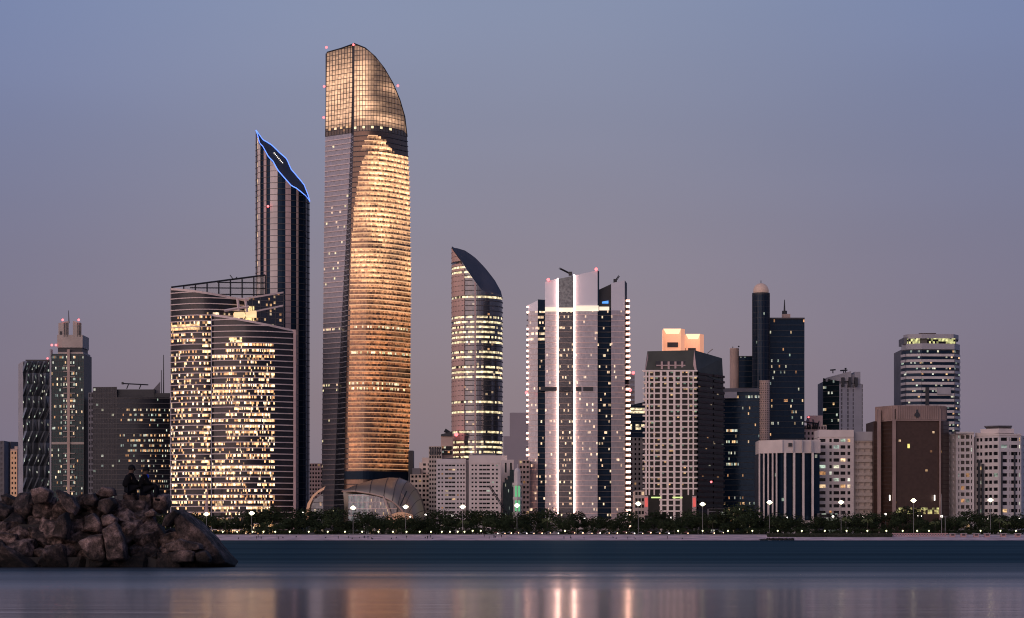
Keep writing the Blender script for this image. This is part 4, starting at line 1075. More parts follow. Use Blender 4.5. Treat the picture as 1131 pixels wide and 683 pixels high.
mb = MB(); mb.box(X(870.5, Y0), X(874.3, Y0), Y0 - 1.75, Y0 - .9, ZZ(493.5), ZZ(489.5)); mb.build('emblem', 'dark', t)
for i, px in enumerate((840.5, 845, 849.5, 854, 858)):
    y = sp(Y0 + 12, Y0, (px - 838.5) / 25) - 1; mb = MB(); mb.box(X(px, Y0) - .4, X(px, Y0) + .4, y - .8, y + 1.2, G, ZZ(500)); mb.build('fin', 'white2', t)
for px in (867, 877, 887.2, 897.5):
    mb = MB(); mb.box(X(px, Y0) - .6, X(px, Y0) + .6, Y0 - 1.3, Y0 + 1.6, G, ZZ(500)); mb.build('fin', 'white2', t)
mb = MB(); mb.box(X(859, Y0), X(899, Y0), Y0 - 1.2, Y0 + 1, G, ZZ(575.2)); mb.build('plinth', 'white2', t)

# ================================================================== 16 pale banded blocks
t, zt = slab_block('pale block with dark ribbon windows right of the white-parapet bank', [904.5, 943], 1560, 483, 15, [(.02, .19), (.30, .37), (.42, .58), (.62, .76), (.82, .90)], 'white2', v0=.25, v1=.75, lit=.17, litk=.8, seed=171)
mb = MB(); mb.box(X(904.5, 1560), X(943, 1560), 1559.6, 1584, zt, Z(475, 1560)); mb.build('parapet', 'white2', t)
t, zt = slab_block('darker block with lit open balconies left of the brown bank', [943, 965.5], 1564, 487, 14, [(.06, .18), (.22, .5), (.52, .78), (.82, .95)], 'beige', v0=.3, v1=.85, rec=2, lit=.3, pal=WARM, litk=.7, seed=172)
mb = MB(); mb.box(X(943, 1564), X(965, 1564), 1563.6, 1584, zt, Z(477, 1564)); mb.build('parapet', 'greyl', t)
t, zt = slab_block('tan low block with roof clutter behind the ribbon-window block', [882, 900, 913], 1700, 470, 20, even(4, .5), 'pink', lit=.05, litk=.4, seed=173)
mb = MB(); mb.box(X(894, 1700), X(909, 1700), 1702, 1715, zt, Z(459, 1700)); mb.build('penthouse', 'pink', t)
mb = MB()
for q in range(14):
    px = R.uniform(889, 903); mb.bar((X(px, 1699), 1699, Z(474, 1699)), (X(px + R.uniform(-2, 2), 1699), 1699, Z(R.uniform(462, 470), 1699)), .35, 4)
mb.bar((X(888, 1699), 1699, Z(466, 1699)), (X(904, 1699), 1699, Z(468, 1699)), .5, 4); mb.build('roof_clutter', 'steel', t); beacon(t, 893, 461, 1698, .6)
# 17 grey and glass tower
Y0 = 1720; ZZ = lambda py: Z(py, Y0)
t = thing('office_tower', 'grey concrete tower with dark glass left half and raked roof frame', 'skyscraper', (X(931, Y0), Y0, G))
fr = [PT(909, Y0 + 8), PT(927, Y0), PT(953, Y0 + 4)]
core(t, fr, 30, G, [ZZ(421), ZZ(421), ZZ(424)], 'grey')
curtain(t, flat(fr[0], fr[1]), G, lambda u: ZZ(sp(417, 421, u)), 3.8, 10, lit_rand(.12, COOL + WARM[:2], .6), 'g_teal', 'bandd', .3, .2, seed=181)
punched(t, fr[1], (X(945, Y0), Y0 + 3), G, ZZ(424), 35, [(.1, .2), (.50, .6), (.85, .93)], .1, .85, .5, 'greyl', .08, COOL + WARM, 182, litk=.6, individuals=60)
punched(t, (X(945, Y0), Y0 + 3), fr[2], G, ZZ(424), 35, [(.88, .98)], .1, .85, .5, 'greyl', .02, COOL, 183, litk=.6, individuals=40)
mb = MB(); mb.prism([PT(912, Y0 + 6), PT(940, Y0 + 1), PT(940, Y0 + 20), PT(912, Y0 + 20)], ZZ(421), [ZZ(417), ZZ(410), ZZ(410), ZZ(417)]); mb.box(X(944.5, Y0), X(951, Y0), Y0 + 3, Y0 + 20, ZZ(424), ZZ(410.5)); mb.box(X(940, Y0), X(944.5, Y0), Y0 + 6, Y0 + 20, ZZ(424), ZZ(413)); mb.build('crown_block', 'greyl', t)
for px in (931, 938.5, 945.5):
    mb = MB(); mb.box(X(px - 1.3, Y0), X(px + 1.8, Y0), Y0 - .6, Y0 + 3, ZZ(427), ZZ(417)); mb.build('opening', 'dark', t)
mb = MB()
for (p, q, r) in ((918, 924, 408.5), (929, 937, 409), (934, 936, 407)): mb.bar((X(p, Y0), Y0 + 5, ZZ(r)), (X(q, Y0), Y0 + 5, ZZ(r - .5)), .5); mb.bar((X((p + q) / 2, Y0), Y0 + 5, ZZ(412)), (X((p + q) / 2, Y0), Y0 + 5, ZZ(r)), .4)
mb.build('roof_gear', 'steel', t)
# 18 banded tower
Y0 = 1740; ZZ = lambda py: Z(py, Y0)
t = thing('office_tower', 'tall grey tower banded with white strips behind the brown bank', 'skyscraper', (X(1028, Y0), Y0, G))
pts = [PT(995.5, Y0 + 12), PT(1001, Y0 + 3), PT(1018, Y0), PT(1054, Y0 + 2), PT(1060, Y0 + 12)]
core(t, pts, 34, G, ZZ(385), 'grey', inset=1)
def f18(u, z, k, i, s, r): 
    if s == 0: return None
    return pick(r, COOL + WARM[:3], .75) if r.random() < .14 else None
for q, (a, b) in enumerate(zip(pts, pts[1:])):
    curtain(t, flat(a, b), G, ZZ(387), 3.9, max(2, int((b[0] - a[0]) / 1.2)), f18, 'g_blue', 'white', 1.8, .5, seed=190 + q, individuals=25, split=2)
mb = MB(); mb.prism([(x, y - .8) for x, y in pts] + [PT(1060, Y0 + 34), PT(995.5, Y0 + 34)], ZZ(386), ZZ(379.5)); mb.prism([(x, y - .8) for x, y in [PT(997.5, Y0 + 12), PT(1002, Y0 + 4), PT(1018, Y0), PT(1053, Y0 + 2), PT(1058.5, Y0 + 12)]] + [PT(1058, Y0 + 30), PT(998, Y0 + 30)], ZZ(374), ZZ(369)); mb.build('top_fascia', 'greyl', t)
for (a, b, ya, yb) in ((998, 1003, 8, 2), (1004, 1016, 1.2, .6), (1024, 1055, -.2, 1.2)):
    curtain(t, flat(PT(a, Y0 + ya - .3), PT(b, Y0 + yb - .3)), ZZ(379.5), ZZ(374), 2.9, max(3, int((b - a) / 2)), lambda u, z, k, i, s, r: pick(r, [(1.1, 1.05, .45), (.8, .8, .35)], .9) if r.random() < .7 else None, 'g_win', seed=int(a))
mb = MB(); mb.box(X(999, Y0), X(1057, Y0), Y0 + 3, Y0 + 26, ZZ(380), ZZ(372.5)); mb.build('top_storey', 'grey', t)
mb = MB(); mb.box(X(1018, Y0), X(1036, Y0), Y0 + 8, Y0 + 20, ZZ(369), ZZ(367)); mb.build('roof_plant', 'brown', t)
mb = MB(); mb.box(X(1035, Y0), X(1050, Y0), Y0 - .7, Y0 + 1.5, ZZ(436), ZZ(428)); mb.build('louvre_strip', 'greyl', t)
mb = MB(); mb.box(X(1022, Y0), X(1026, Y0), Y0 - .7, Y0 + 1.5, G, ZZ(428)); mb.build('service_shaft', 'dark', t)

# ================================================================== 19 brown bank
Y0 = 1540; ZZ = lambda py: Z(py, Y0)
t = thing('bank_building', 'brown glass office block with rose fluted parapet and dark emblem', 'building', (X(1007, Y0), Y0, G))
P = [PT(965, Y0 + 18), PT(985, Y0 + 3), PT(990, Y0), PT(1037, Y0 + 2), PT(1042, Y0 + 6), PT(1048, Y0 + 14)]
core(t, P, 34, G, ZZ(464), 'brown', inset=1)
def f19(u, z, k, i, s, r):
    py = 595 - (z - 1) * F / Y0
    if 561 < py < 567: return pick(r, [(.75, .72, .28), (.6, .5, .2)], .8) if r.random() < .6 else None
    if 490 < py < 495 and .24 < u < .34: return (1.1, .9, .25)
    return pick(r, WARM, .45) if r.random() < .0015 else None
for q, (a, b) in enumerate(zip(P, P[1:])):
    curtain(t, flat(a, b), G, ZZ(464), 2.6, max(3, int((b[0] - a[0]) / 1.35)), f19 if q == 2 else lit_rand(.003, WARM, .4), 'g_brown', 'brown' if q != 2 else None, .3, .15, seed=200 + q)
top = [PT(966.5, Y0 + 17), PT(984.5, Y0 + 1.5), PT(990, Y0 - 1.5), PT(1037, Y0 + .5), PT(1044, Y0 + 6), PT(1045.5, Y0 + 14)]
mb = MB(); mb.prism(top + [PT(1045, Y0 + 32), PT(968, Y0 + 34)], ZZ(465), [ZZ(448)] * 8); mb.build('parapet', 'rosebrown', t)
mb = MB()
for a, b in zip(top, top[1:]):
    d = math.hypot(b[0] - a[0], b[1] - a[1]); n = max(1, int(d / 1.35))
    for i in range(n):
        x, y = sp(a[0], b[0], (i + .5) / n), sp(a[1], b[1], (i + .5) / n); mb.box(x - .3, x + .3, y - .45, y + .3, ZZ(463.5), ZZ(448.4))
mb.build('flutes', 'rosebrown', t)
mb = MB(); ex, ez = X(1012.5, Y0), ZZ(457)
pts = [(0, 2.9), (.5, 1.8), (.35, 1.0), (1.5, -.2), (1.7, -1.2), (.9, -1.9), (.9, -2.4), (-.9, -2.4), (-.9, -1.9), (-1.7, -1.2), (-1.5, -.2), (-.35, 1.0), (-.5, 1.8)]
mb.face([(ex + x, Y0 - 1.7, ez + z) for x, z in pts]); mb.build('emblem', 'dark', t)
for (px, dy) in ((973.5, 9), (987.5, -.6)):
    mb = MB(); mb.box(X(px - 1.7, Y0), X(px + 1.7, Y0), Y0 + dy - .6, Y0 + dy + 2.5, G, ZZ(452)); mb.build('pier', 'rosebrown', t)
for (px, dy) in ((1038.5, 1),):
    mb = MB(); mb.box(X(px - .8, Y0), X(px + .8, Y0), Y0 + dy - .6, Y0 + dy + 2, G, ZZ(452)); mb.build('pier', 'rosebrown', t)
for (px, py) in ((982.5, 550), (1032, 550)):
    mb = MB(); mb.box(X(px - .6, Y0), X(px + .6, Y0), Y0 - 1, Y0 - .6, ZZ(py + 3), ZZ(py - 3)); mb.build('wall_light', 'white_lamp', t)

# ================================================================== 20 right white blocks
t, zt = slab_block('white block with vertical dark window slots right of the brown bank', [1047, 1056, 1076], 1550, 479, 16, [[(.15, .45), (.6, .9)], [(.12, .18), (.26, .46), (.54, .74), (.82, .88)]], 'white', v0=.18, v1=.75, lit=.12, litk=.6, seed=211, dy=[12, 4, 0])
mb = MB(); mb.box(X(1056, 1550), X(1076, 1550), 1549.7, 1570, zt, Z(477, 1550)); mb.box(X(1049, 1550), X(1054, 1550), 1560, 1570, zt, Z(476.5, 1550)); mb.build('parapet', 'white', t)
t, zt = slab_block('many-sided white block with stepped roof near the right edge of the photo', [1077, 1103, 1128, 1137], 1540, 481, 14, [[(.05, .16), (.2, .31), (.40, .54), (.58, .72), (.78, .96)], [(.1, .38), (.48, .52), (.55, .84), (.9, .96)], [(.2, .8)]], 'white', v0=.22, v1=.7, lit=.13, litk=.7, pal=COOL + WARM[:2], seed=221, dy=[14, 0, 4, 20])
mb = MB(); mb.prism([PT(1077, 1553.6), PT(1103, 1539.6), PT(1128, 1543.6), PT(1128, 1575), PT(1079, 1575)], zt, [Z(477, 1540), Z(479, 1540), Z(479, 1540), Z(478, 1540), Z(476, 1540)]); mb.prism([PT(1083, 1556), PT(1103, 1546), PT(1120, 1549), PT(1119, 1570), PT(1085, 1570)], Z(478, 1540), Z(473, 1540)); mb.build('roof_tier', 'white2', t)
mb = MB(); mb.prism([PT(1089, 1556), PT(1103, 1550), PT(1117, 1552), PT(1114, 1568), PT(1090, 1568)], Z(473, 1540), Z(470.5, 1540))
mb.prism([PT(1087, 1553), PT(1103, 1547), PT(1118, 1549), PT(1117, 1569), PT(1088, 1569)], Z(470.5, 1540), Z(469.5, 1540)); mb.build('roof_slab', 'grey', t)
for px, a_, b_ in ((1084.5, 1, 508), (1088, 0, 512), (1106.5, 1, 500), (1121.5, 1, 500)):
    yy = sp(1554, 1540, (px - 1077) / 26) if px < 1103 else sp(1540, 1544, (px - 1103) / 25)
    mb = MB(); mb.box(X(px - .9, 1540), X(px + .9, 1540), yy - .8, yy + 1.5, G + 6, Z(b_, 1540)); mb.build('recess', 'dark', t)  # dark strip proud of the wall, painting the shade of black recesses
t, zt = slab_block('rust coloured block cut off by the right edge of the photo', [1127, 1150], 1600, 484, 14, even(4, .4), 'tan', lit=.2, pal=WARM, litk=.6, seed=231)

# low buildings at street level glimpsed between trees
for (a, b, yt, lab) in ((783, 800, 562, 'low dark annexe at the foot of the white-grid tower'), (905, 925, 567, 'low annexe with greenish lights below the ribbon-window block')):
    t = thing('annexe', lab, 'building', (X((a + b) / 2, 1530), 1530, G))
    core(t, [PT(a, 1530), PT(b, 1530)], 14, G, Z(yt, 1530), 'grey', 'wall')
    curtain(t, flat(PT(a, 1530), PT(b, 1530)), G, Z(yt, 1530) - .2, 3.6, 8, lit_rand(.35, COOL, .6), 'g_win', 'grey', .5, .2, seed=int(a))
# faint distant blocks, air haze painted into the wall colour
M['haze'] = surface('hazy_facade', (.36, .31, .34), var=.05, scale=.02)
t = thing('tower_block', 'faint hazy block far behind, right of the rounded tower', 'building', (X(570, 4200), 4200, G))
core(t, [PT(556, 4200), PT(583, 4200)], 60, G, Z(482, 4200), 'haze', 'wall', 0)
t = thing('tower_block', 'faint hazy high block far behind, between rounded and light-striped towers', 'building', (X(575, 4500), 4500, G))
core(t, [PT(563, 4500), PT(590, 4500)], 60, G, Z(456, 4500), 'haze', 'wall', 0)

# ------------------------------------------------------------------ people skinned figures
def skinned(name, pts, edges, radii, mat, parent=None, root=0, sub=1):
    me = bpy.data.meshes.new(name); me.from_pydata([tuple(p) for p in pts], edges, [])
    o = bpy.data.objects.new(name, me); col.objects.link(o)
    if parent: o.parent = parent
    m = o.modifiers.new('Skin', 'SKIN'); m.use_smooth_shade = True
    for i, r in enumerate(radii):
        sv = me.skin_vertices[0].data[i]; sv.radius = (r, r) if not isinstance(r, tuple) else r; sv.use_root = (i == root)
    me.materials.append(M[mat])
    if sub: s = o.modifiers.new('Subdivision', 'SUBSURF'); s.levels = s.render_levels = sub
    return o
M['skin'] = surface('skin', (.10, .055, .04), var=.05, scale=4)
M['cloth'] = surface('black_cotton', (.008, .008, .010), var=.2, scale=8, rough=.95, spec=.1)
M['cloth2'] = surface('charcoal_denim', (.012, .012, .016), var=.2, scale=8, rough=.95, spec=.1)
M['hair'] = surface('black_hair', (.006, .006, .007), var=.2, scale=20, rough=.7, spec=.2)
M['bluecloth'] = surface('blue_cloth', (.01, .03, .30), var=.1, scale=8, rough=.9, emis=(.01, .05, .6, .12))

# ------------------------------------------------------------------ ground, beach, water
def sheet(name, xs, ys, zf, mat):
    mb = MB()
    for i in range(len(xs) - 1):
        for j in range(len(ys) - 1):
            mb.face([(xs[i], ys[j], zf(xs[i], ys[j])), (xs[i + 1], ys[j], zf(xs[i + 1], ys[j])), (xs[i + 1], ys[j + 1], zf(xs[i + 1], ys[j + 1])), (xs[i], ys[j + 1], zf(xs[i], ys[j + 1]))])
    return struct(name, mb, mat)
M['sand'] = surface('beach_sand', (.78, .56, .55), var=.3, scale=.12, rough=.95)
M['soil'] = surface('dark_ground', (.04, .036, .035), var=.3, scale=.05, rough=.95)
M['pave'] = surface('promenade_paving', (.16, .14, .14), var=.15, scale=.3)
xs = [-9000, -3000, -1200, -700, -400, -200, 0, 200, 400, 700, 1200, 3000, 9000]
sheet('ground', xs, [1446, 1460, 1600, 2000, 3000, 6000, 15000, 42000], lambda x, y: G - .004, 'soil')
def beach(x, y):
    wob = 1.2 * math.sin(x * .013) + .8 * math.sin(x * .041)
    return lerpt([(1385, -.8), (1396 + wob, 0), (1428, 2.1), (1446, G - .004)], y)
sheet('beach', [-9000, -3000, -1000] + [i * 20 for i in range(-45, 46)] + [1000, 3000, 9000], [1385, 1392, 1397, 1404, 1416, 1428, 1438, 1446], beach, 'sand')
mb = MB(); mb.box(-2000, 2000, 1449, 1456, G - .5, G + .02); struct('promenade', mb, 'pave')
mb = MB(); mb.box(-2000, 2000, 1446.4, 1447, G - .6, G + .55); tag(mb.build('low_wall', 'grey'), 'long low retaining wall between the beach and the promenade trees', 'wall')
# water
m, n, b = nt('sea_water'); L = n.links; M['water'] = m
geo = n.nodes.new('ShaderNodeNewGeometry'); sep = n.nodes.new('ShaderNodeSeparateXYZ'); L.new(geo.outputs['Position'], sep.inputs[0])
def mrange(inp, a, b_, c, d, smooth=False):
    x = n.nodes.new('ShaderNodeMapRange'); x.inputs['From Min'].default_value = a; x.inputs['From Max'].default_value = b_; x.inputs['To Min'].default_value = c; x.inputs['To Max'].default_value = d
    if smooth: x.interpolation_type = 'SMOOTHSTEP'
    L.new(inp, x.inputs[0]); return x.outputs[0]
def math_(op, a, b_):
    x = n.nodes.new('ShaderNodeMath'); x.operation = op
    for k, v in enumerate((a, b_)):
        if hasattr(v, 'links'): L.new(v, x.inputs[k])
        else: x.inputs[k].default_value = v
    return x.outputs[0]
mp = n.nodes.new('ShaderNodeMapping'); L.new(geo.outputs['Position'], mp.inputs[0]); mp.inputs['Scale'].default_value = (.02, .12, 1)
nz = n.nodes.new('ShaderNodeTexNoise'); nz.inputs['Scale'].default_value = 1; nz.inputs['Detail'].default_value = 4; L.new(mp.outputs[0], nz.inputs['Vector'])
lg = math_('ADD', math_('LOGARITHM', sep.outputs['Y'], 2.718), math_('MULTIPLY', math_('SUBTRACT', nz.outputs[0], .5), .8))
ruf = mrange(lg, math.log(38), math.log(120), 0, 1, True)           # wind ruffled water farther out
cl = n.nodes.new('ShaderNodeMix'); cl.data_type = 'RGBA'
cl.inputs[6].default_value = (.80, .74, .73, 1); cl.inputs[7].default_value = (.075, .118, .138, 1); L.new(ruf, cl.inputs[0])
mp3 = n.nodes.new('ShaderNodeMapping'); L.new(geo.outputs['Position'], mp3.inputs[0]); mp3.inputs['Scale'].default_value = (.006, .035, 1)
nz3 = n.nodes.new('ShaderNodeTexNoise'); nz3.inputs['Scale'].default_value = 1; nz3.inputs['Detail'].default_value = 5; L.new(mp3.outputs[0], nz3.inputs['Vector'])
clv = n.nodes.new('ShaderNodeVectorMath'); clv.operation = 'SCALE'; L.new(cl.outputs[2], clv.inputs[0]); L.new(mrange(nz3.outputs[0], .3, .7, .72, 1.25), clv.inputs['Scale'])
n.nodes.remove(b)
gl = n.nodes.new('ShaderNodeBsdfGlossy'); L.new(clv.outputs[0], gl.inputs['Color'])
L.new(mrange(ruf, 0, 1, .14, .36), gl.inputs['Roughness'])
df = n.nodes.new('ShaderNodeBsdfDiffuse'); df.inputs['Color'].default_value = (.012, .028, .045, 1)
mx_ = n.nodes.new('ShaderNodeMixShader'); L.new(mrange(ruf, 0, 1, .92, .8), mx_.inputs[0]); L.new(df.outputs[0], mx_.inputs[1]); L.new(gl.outputs[0], mx_.inputs[2])
L.new(mx_.outputs[0], n.nodes['Material Output'].inputs['Surface'])
# gentle swell
mp2 = n.nodes.new('ShaderNodeMapping'); L.new(geo.outputs['Position'], mp2.inputs[0]); mp2.inputs['Scale'].default_value = (.12, .9, 1)
nz2 = n.nodes.new('ShaderNodeTexNoise'); nz2.inputs['Scale'].default_value = 1; nz2.inputs['Detail'].default_value = 3; L.new(mp2.outputs[0], nz2.inputs['Vector'])
bp = n.nodes.new('ShaderNodeBump'); bp.inputs['Strength'].default_value = 1; bp.inputs['Distance'].default_value = .02; L.new(nz2.outputs[0], bp.inputs['Height'])
L.new(bp.outputs[0], gl.inputs['Normal'])
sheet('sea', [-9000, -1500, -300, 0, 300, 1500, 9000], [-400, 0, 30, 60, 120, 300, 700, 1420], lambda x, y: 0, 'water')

# ------------------------------------------------------------------ trees
M['leaf'] = surface('dark_foliage', (.030, .042, .020), var=.5, scale=.6, rough=.8, randv=.35, spec=.1)
M['leaf2'] = surface('lamplit_palm_foliage', (.11, .13, .045), var=.4, scale=.6, rough=.7, randv=.3)  # leaf colour lightened to stand in for lamplight on the palms
M['bark'] = surface('bark', (.05, .04, .032), var=.3, scale=1.5)
def tree_mesh(seed, h, w):
    r = random.Random(seed); tr = MB(); tr.bar((0, 0, -.2), (r.uniform(-.3, .3), 0, h * .35), .28, 6, .2)
    cl = []
    for i in range(7):
        a = i * 2.4 + r.random(); q = Vector((math.cos(a) * w * .33, math.sin(a) * w * .33, h * r.uniform(.5, .8))); tr.bar((0, 0, h * .32), q, .14, 4, .05); cl.append((q, r.uniform(.26, .36) * w))
    cl.append((Vector((0, 0, h * .75)), w * .36)); 
    for i in range(5): a = r.random() * 6.28; cl.append((Vector((math.cos(a) * w * .42, math.sin(a) * w * .42, h * r.uniform(.38, .6))), r.uniform(.15, .22) * w))
    cr = MB()
    for c, rad in cl:
        for k in range(95):
            v = Vector((r.gauss(0, 1), r.gauss(0, 1), r.gauss(0, 1))).normalized() * rad * r.uniform(.55, 1.08); v.z *= .75
            p = c + v; s = r.uniform(.22, .5); n_ = (v.normalized() + Vector((r.uniform(-.7, .7), r.uniform(-.7, .7), r.uniform(-.4, .8)))).normalized()
            u = n_.cross(Vector((0, 0, 1))).normalized() * s; w_ = n_.cross(u).normalized() * s * .6
            cr.face([p - u, p - w_, p + u, p + w_])
    return tr, cr
def palm_mesh(seed, h):
    r = random.Random(seed); tr = MB(); tr.bar((0, 0, -.2), (.3, 0, h * .8), .24, 6, .16); cr = MB()
    for i in range(16):
        a = i * 2.399; L_ = r.uniform(2.4, 3.1); up = r.uniform(.1, 1.1); p = Vector((.3, 0, h * .8)); d = Vector((math.cos(a), math.sin(a), 0))
        for k in range(7):
            t0 = k / 7; q = Vector((.3, 0, h * .8)) + d * L_ * (t0 + .14) + Vector((0, 0, up * math.sin((t0 + .14) * 2.2) * 1.6 - (t0 ** 2) * 1.6))
            sd = d.cross(Vector((0, 0, 1))) * .55 * (1 - abs(t0 - .4))
            cr.face([p, p + sd + (q - p) * .7 - Vector((0, 0, .35)), q]); cr.face([p, q, p - sd + (q - p) * .7 - Vector((0, 0, .35))]); p = q
    return tr, cr
def mesh_of(mb, name, mat):
    o = mb.build(name, mat); me = o.data; bpy.data.objects.remove(o); return me
TV = []
for i in range(7):
    h = [9.5, 10.5, 8.5, 11, 7.5, 10, 9][i]; tr, cr = tree_mesh(300 + i, h, h * [.95, .8, 1.1, .85, 1.2, .95, 1.0][i]); TV.append((mesh_of(tr, 'trunk', 'bark'), mesh_of(cr, 'crown', 'leaf')))
PV = []
for i in range(2): tr, cr = palm_mesh(400 + i, 9 + i); PV.append((mesh_of(tr, 'trunk', 'bark'), mesh_of(cr, 'crown', 'leaf2')))
ZONES = [(235, 'left of the sail-shaped glass building, above the rocks'), (330, 'in front of the sail-shaped glass building'), (352, 'between the sail-shaped building and the golden tower'), (470, 'in front of the golden tower and its bronze shell'), (560, 'in front of the twin white slab blocks'), (584, 'in front of the green-lit minaret'),
         (698, 'in front of the light-striped tower'), (800, 'in front of the white-grid tower'), (838, 'in front of the blue-black glass block'), (905, 'in front of the white-parapet bank'), (966, 'in front of the pale ribbon-window blocks'), (1048, 'in front of the brown bank'), (1078, 'in front of the white block beside the brown bank'), (1300, 'in front of the many-sided white block')]
def zone(px):
    for a, s in ZONES:
        if px < a: return s
    return ZONES[-1][1]
def plant(px, Y, variant, s, palm=False):
    kind = 'palm_tree' if palm else 'tree'; z = zone(px)
    lab = ('palm tree with drooping fronds ' if palm else ('dark rounded tree ' if Y < 1478 else 'taller back row tree ')) + z
    o = thing(kind, lab, 'palm tree' if palm else 'tree', (X(px, Y), Y, G), ('palms ' if palm else ('front row trees ' if Y < 1478 else 'back row trees ')) + z, R.uniform(0, 6.28))
    o.scale = (s * R.uniform(.9, 1.15), s * R.uniform(.9, 1.15), s)
    tm, cm = (PV if palm else TV)[variant]
    for nm, me in (('trunk', tm), ('crown', cm)):
        c = bpy.data.objects.new(nm, me); col.objects.link(c); c.parent = o
px = -60
while px < 1190:
    plant(px + R.uniform(-3, 3), R.uniform(1460, 1476), R.randrange(7), R.uniform(.7, 1.25)); px += R.uniform(11, 16)
px = -40
while px < 1190:
    s = R.uniform(1.0, 1.75)
    if 470 < px < 500 or 770 < px < 830: s *= 1.12
    plant(px, R.uniform(1482, 1505), R.randrange(7), s); px += R.uniform(13, 22)
px = 225
while px < 1150:
    Y = R.uniform(1453, 1458); z = zone(px)
    o = thing('shrub', 'low dark shrub under the trees ' + z, 'shrub', (X(px, Y), Y, G), 'shrubs ' + z, R.uniform(0, 6.28)); s_ = R.uniform(.4, .62); o.scale = (s_ * 1.3, s_ * 1.3, s_); o.location.z = G - 1.0
    c = bpy.data.objects.new('foliage', TV[R.randrange(7)][1]); col.objects.link(c); c.parent = o
    px += R.uniform(6, 9)
for px in (1033, 1066, 1104, 1112, 787, 958, 604, 512, 249, 934): plant(px, 1458, R.randrange(2), R.uniform(.9, 1.15), True)
# hedge / lawn strip right
M['hedge'] = surface('clipped_hedge', (.030, .036, .020), var=.5, scale=.8, rough=.9)
mb = MB(); rr = random.Random(9)
x = X(848, 1425)
mb.box(X(848, 1425), X(985, 1425), 1424, 1430, 1.6, 3.5)
for i in range(2600):
    p = Vector((rr.uniform(X(847, 1425), X(986, 1425)), rr.uniform(1423.4, 1430), rr.uniform(3.0, 4.0) if rr.random() < .5 else rr.uniform(1.8, 3.7))); s = rr.uniform(.15, .4)
    if p.z < 3.4: p.y = rr.uniform(1423.3, 1424.2)
    mb.face([p + Vector((-s, rr.uniform(-.1, .1), 0)), p + Vector((0, 0, -s)), p + Vector((s, 0, 0)), p + Vector((0, 0, s))])
tag(mb.build('hedge', 'hedge'), 'long dark clipped hedge above the beach in front of the brown bank', 'hedge')

# ------------------------------------------------------------------ street lamps
def lamp_master(kind, head_z, r, mat, arms):
    pole = MB(); pole.bar((0, 0, 0), (0, 0, head_z), .16 if head_z > 10 else .09, 6, .11 if head_z > 10 else .07)
    head = MB()
    if arms:
        head.ball((0, 0, head_z), r * 2.0, 10, 8, .95)
        for k in range(6):
            a = k * math.pi / 3; x, y = math.cos(a) * 1.15, math.sin(a) * 1.0
            pole.bar((0, 0, head_z - .5), (x, y, head_z - .1), .08, 4); head.ball((x, y, head_z), r * .8, 8, 5, .7)
    else: head.ball((0, 0, head_z + r), r, 10, 6)
    return mesh_of(pole, 'pole', 'pole'), mesh_of(head, 'lantern', mat)
HM = lamp_master('mast', 1, .62, 'flood', True)
def lamp(px, py, Y, kind, label, grp, base=G):
    hz = Z(py, Y) - base
    o = thing('floodlight_mast' if kind == 'flood' else 'promenade_lamp', label, 'street lamp', (X(px, Y), Y, base), grp)
    mat = 'flood' if kind == 'flood' else ('warm' if kind == 'warm' else 'globe')
    if kind == 'flood': pm_, hm_ = lamp_master('m', hz, .58, 'flood', True)
    else:
        key = (kind,)
        if key not in lamp.c: lamp.c[key] = lamp_master('p', 2.3 if kind == 'globe' else 1.6, .42 if kind == 'globe' else .4, mat, False)
        pm_, hm_ = lamp.c[key]
    for nm, me in (('pole', pm_), ('lantern', hm_)):
        c = bpy.data.objects.new(nm, me); col.objects.link(c); c.parent = o
lamp.c = {}
FL = [(228, 568, 'left edge'), (278, 567, 'middle'), (390, 561, ''), (448, 560, ''), (511, 560, ''), (571, 558.5, ''), (705, 556.5, ''), (776, 557, ''), (850, 555, ''), (929, 555, ''), (1009, 553, ''), (1094, 552.5, '')]
FLN = ['tall floodlight mast before the left wing of the sail-shaped building', 'tall floodlight mast before the right wing of the sail-shaped building', 'tall floodlight mast before the glass lobby of the golden tower', 'tall floodlight mast in front of the bronze shell', 'tall floodlight mast in front of the twin white slab blocks', 'tall floodlight mast in front of the green-lit minaret', 'tall floodlight mast between light-striped and white-grid towers', 'tall floodlight mast at the right corner of the white-grid tower', 'tall floodlight mast in front of the white-parapet bank', 'tall floodlight mast in front of the ribbon-window block', 'tall floodlight mast in front of the brown bank', 'tall floodlight mast in front of the many-sided white block']
for (px, py, _), nm in zip(FL, FLN): lamp(px, py, 1452, 'flood', nm, 'floodlight masts along the promenade')
gl = [232, 246, 262, 279, 291, 304, 320, 341, 362, 381, 400, 418, 434, 449, 463.5, 476, 488, 497, 505.5, 513, 522, 531, 624, 749, 776, 804, 831, 859, 885.6, 911, 935, 958, 979, 997, 1013, 1026, 1083, 1105, 1122]
for px in gl:
    lamp(px, 588, 1448, 'globe', 'glowing globe lamp ' + zone(px), 'globe lamps ' + zone(px), base=2.72 if px > 520 else 2.2)
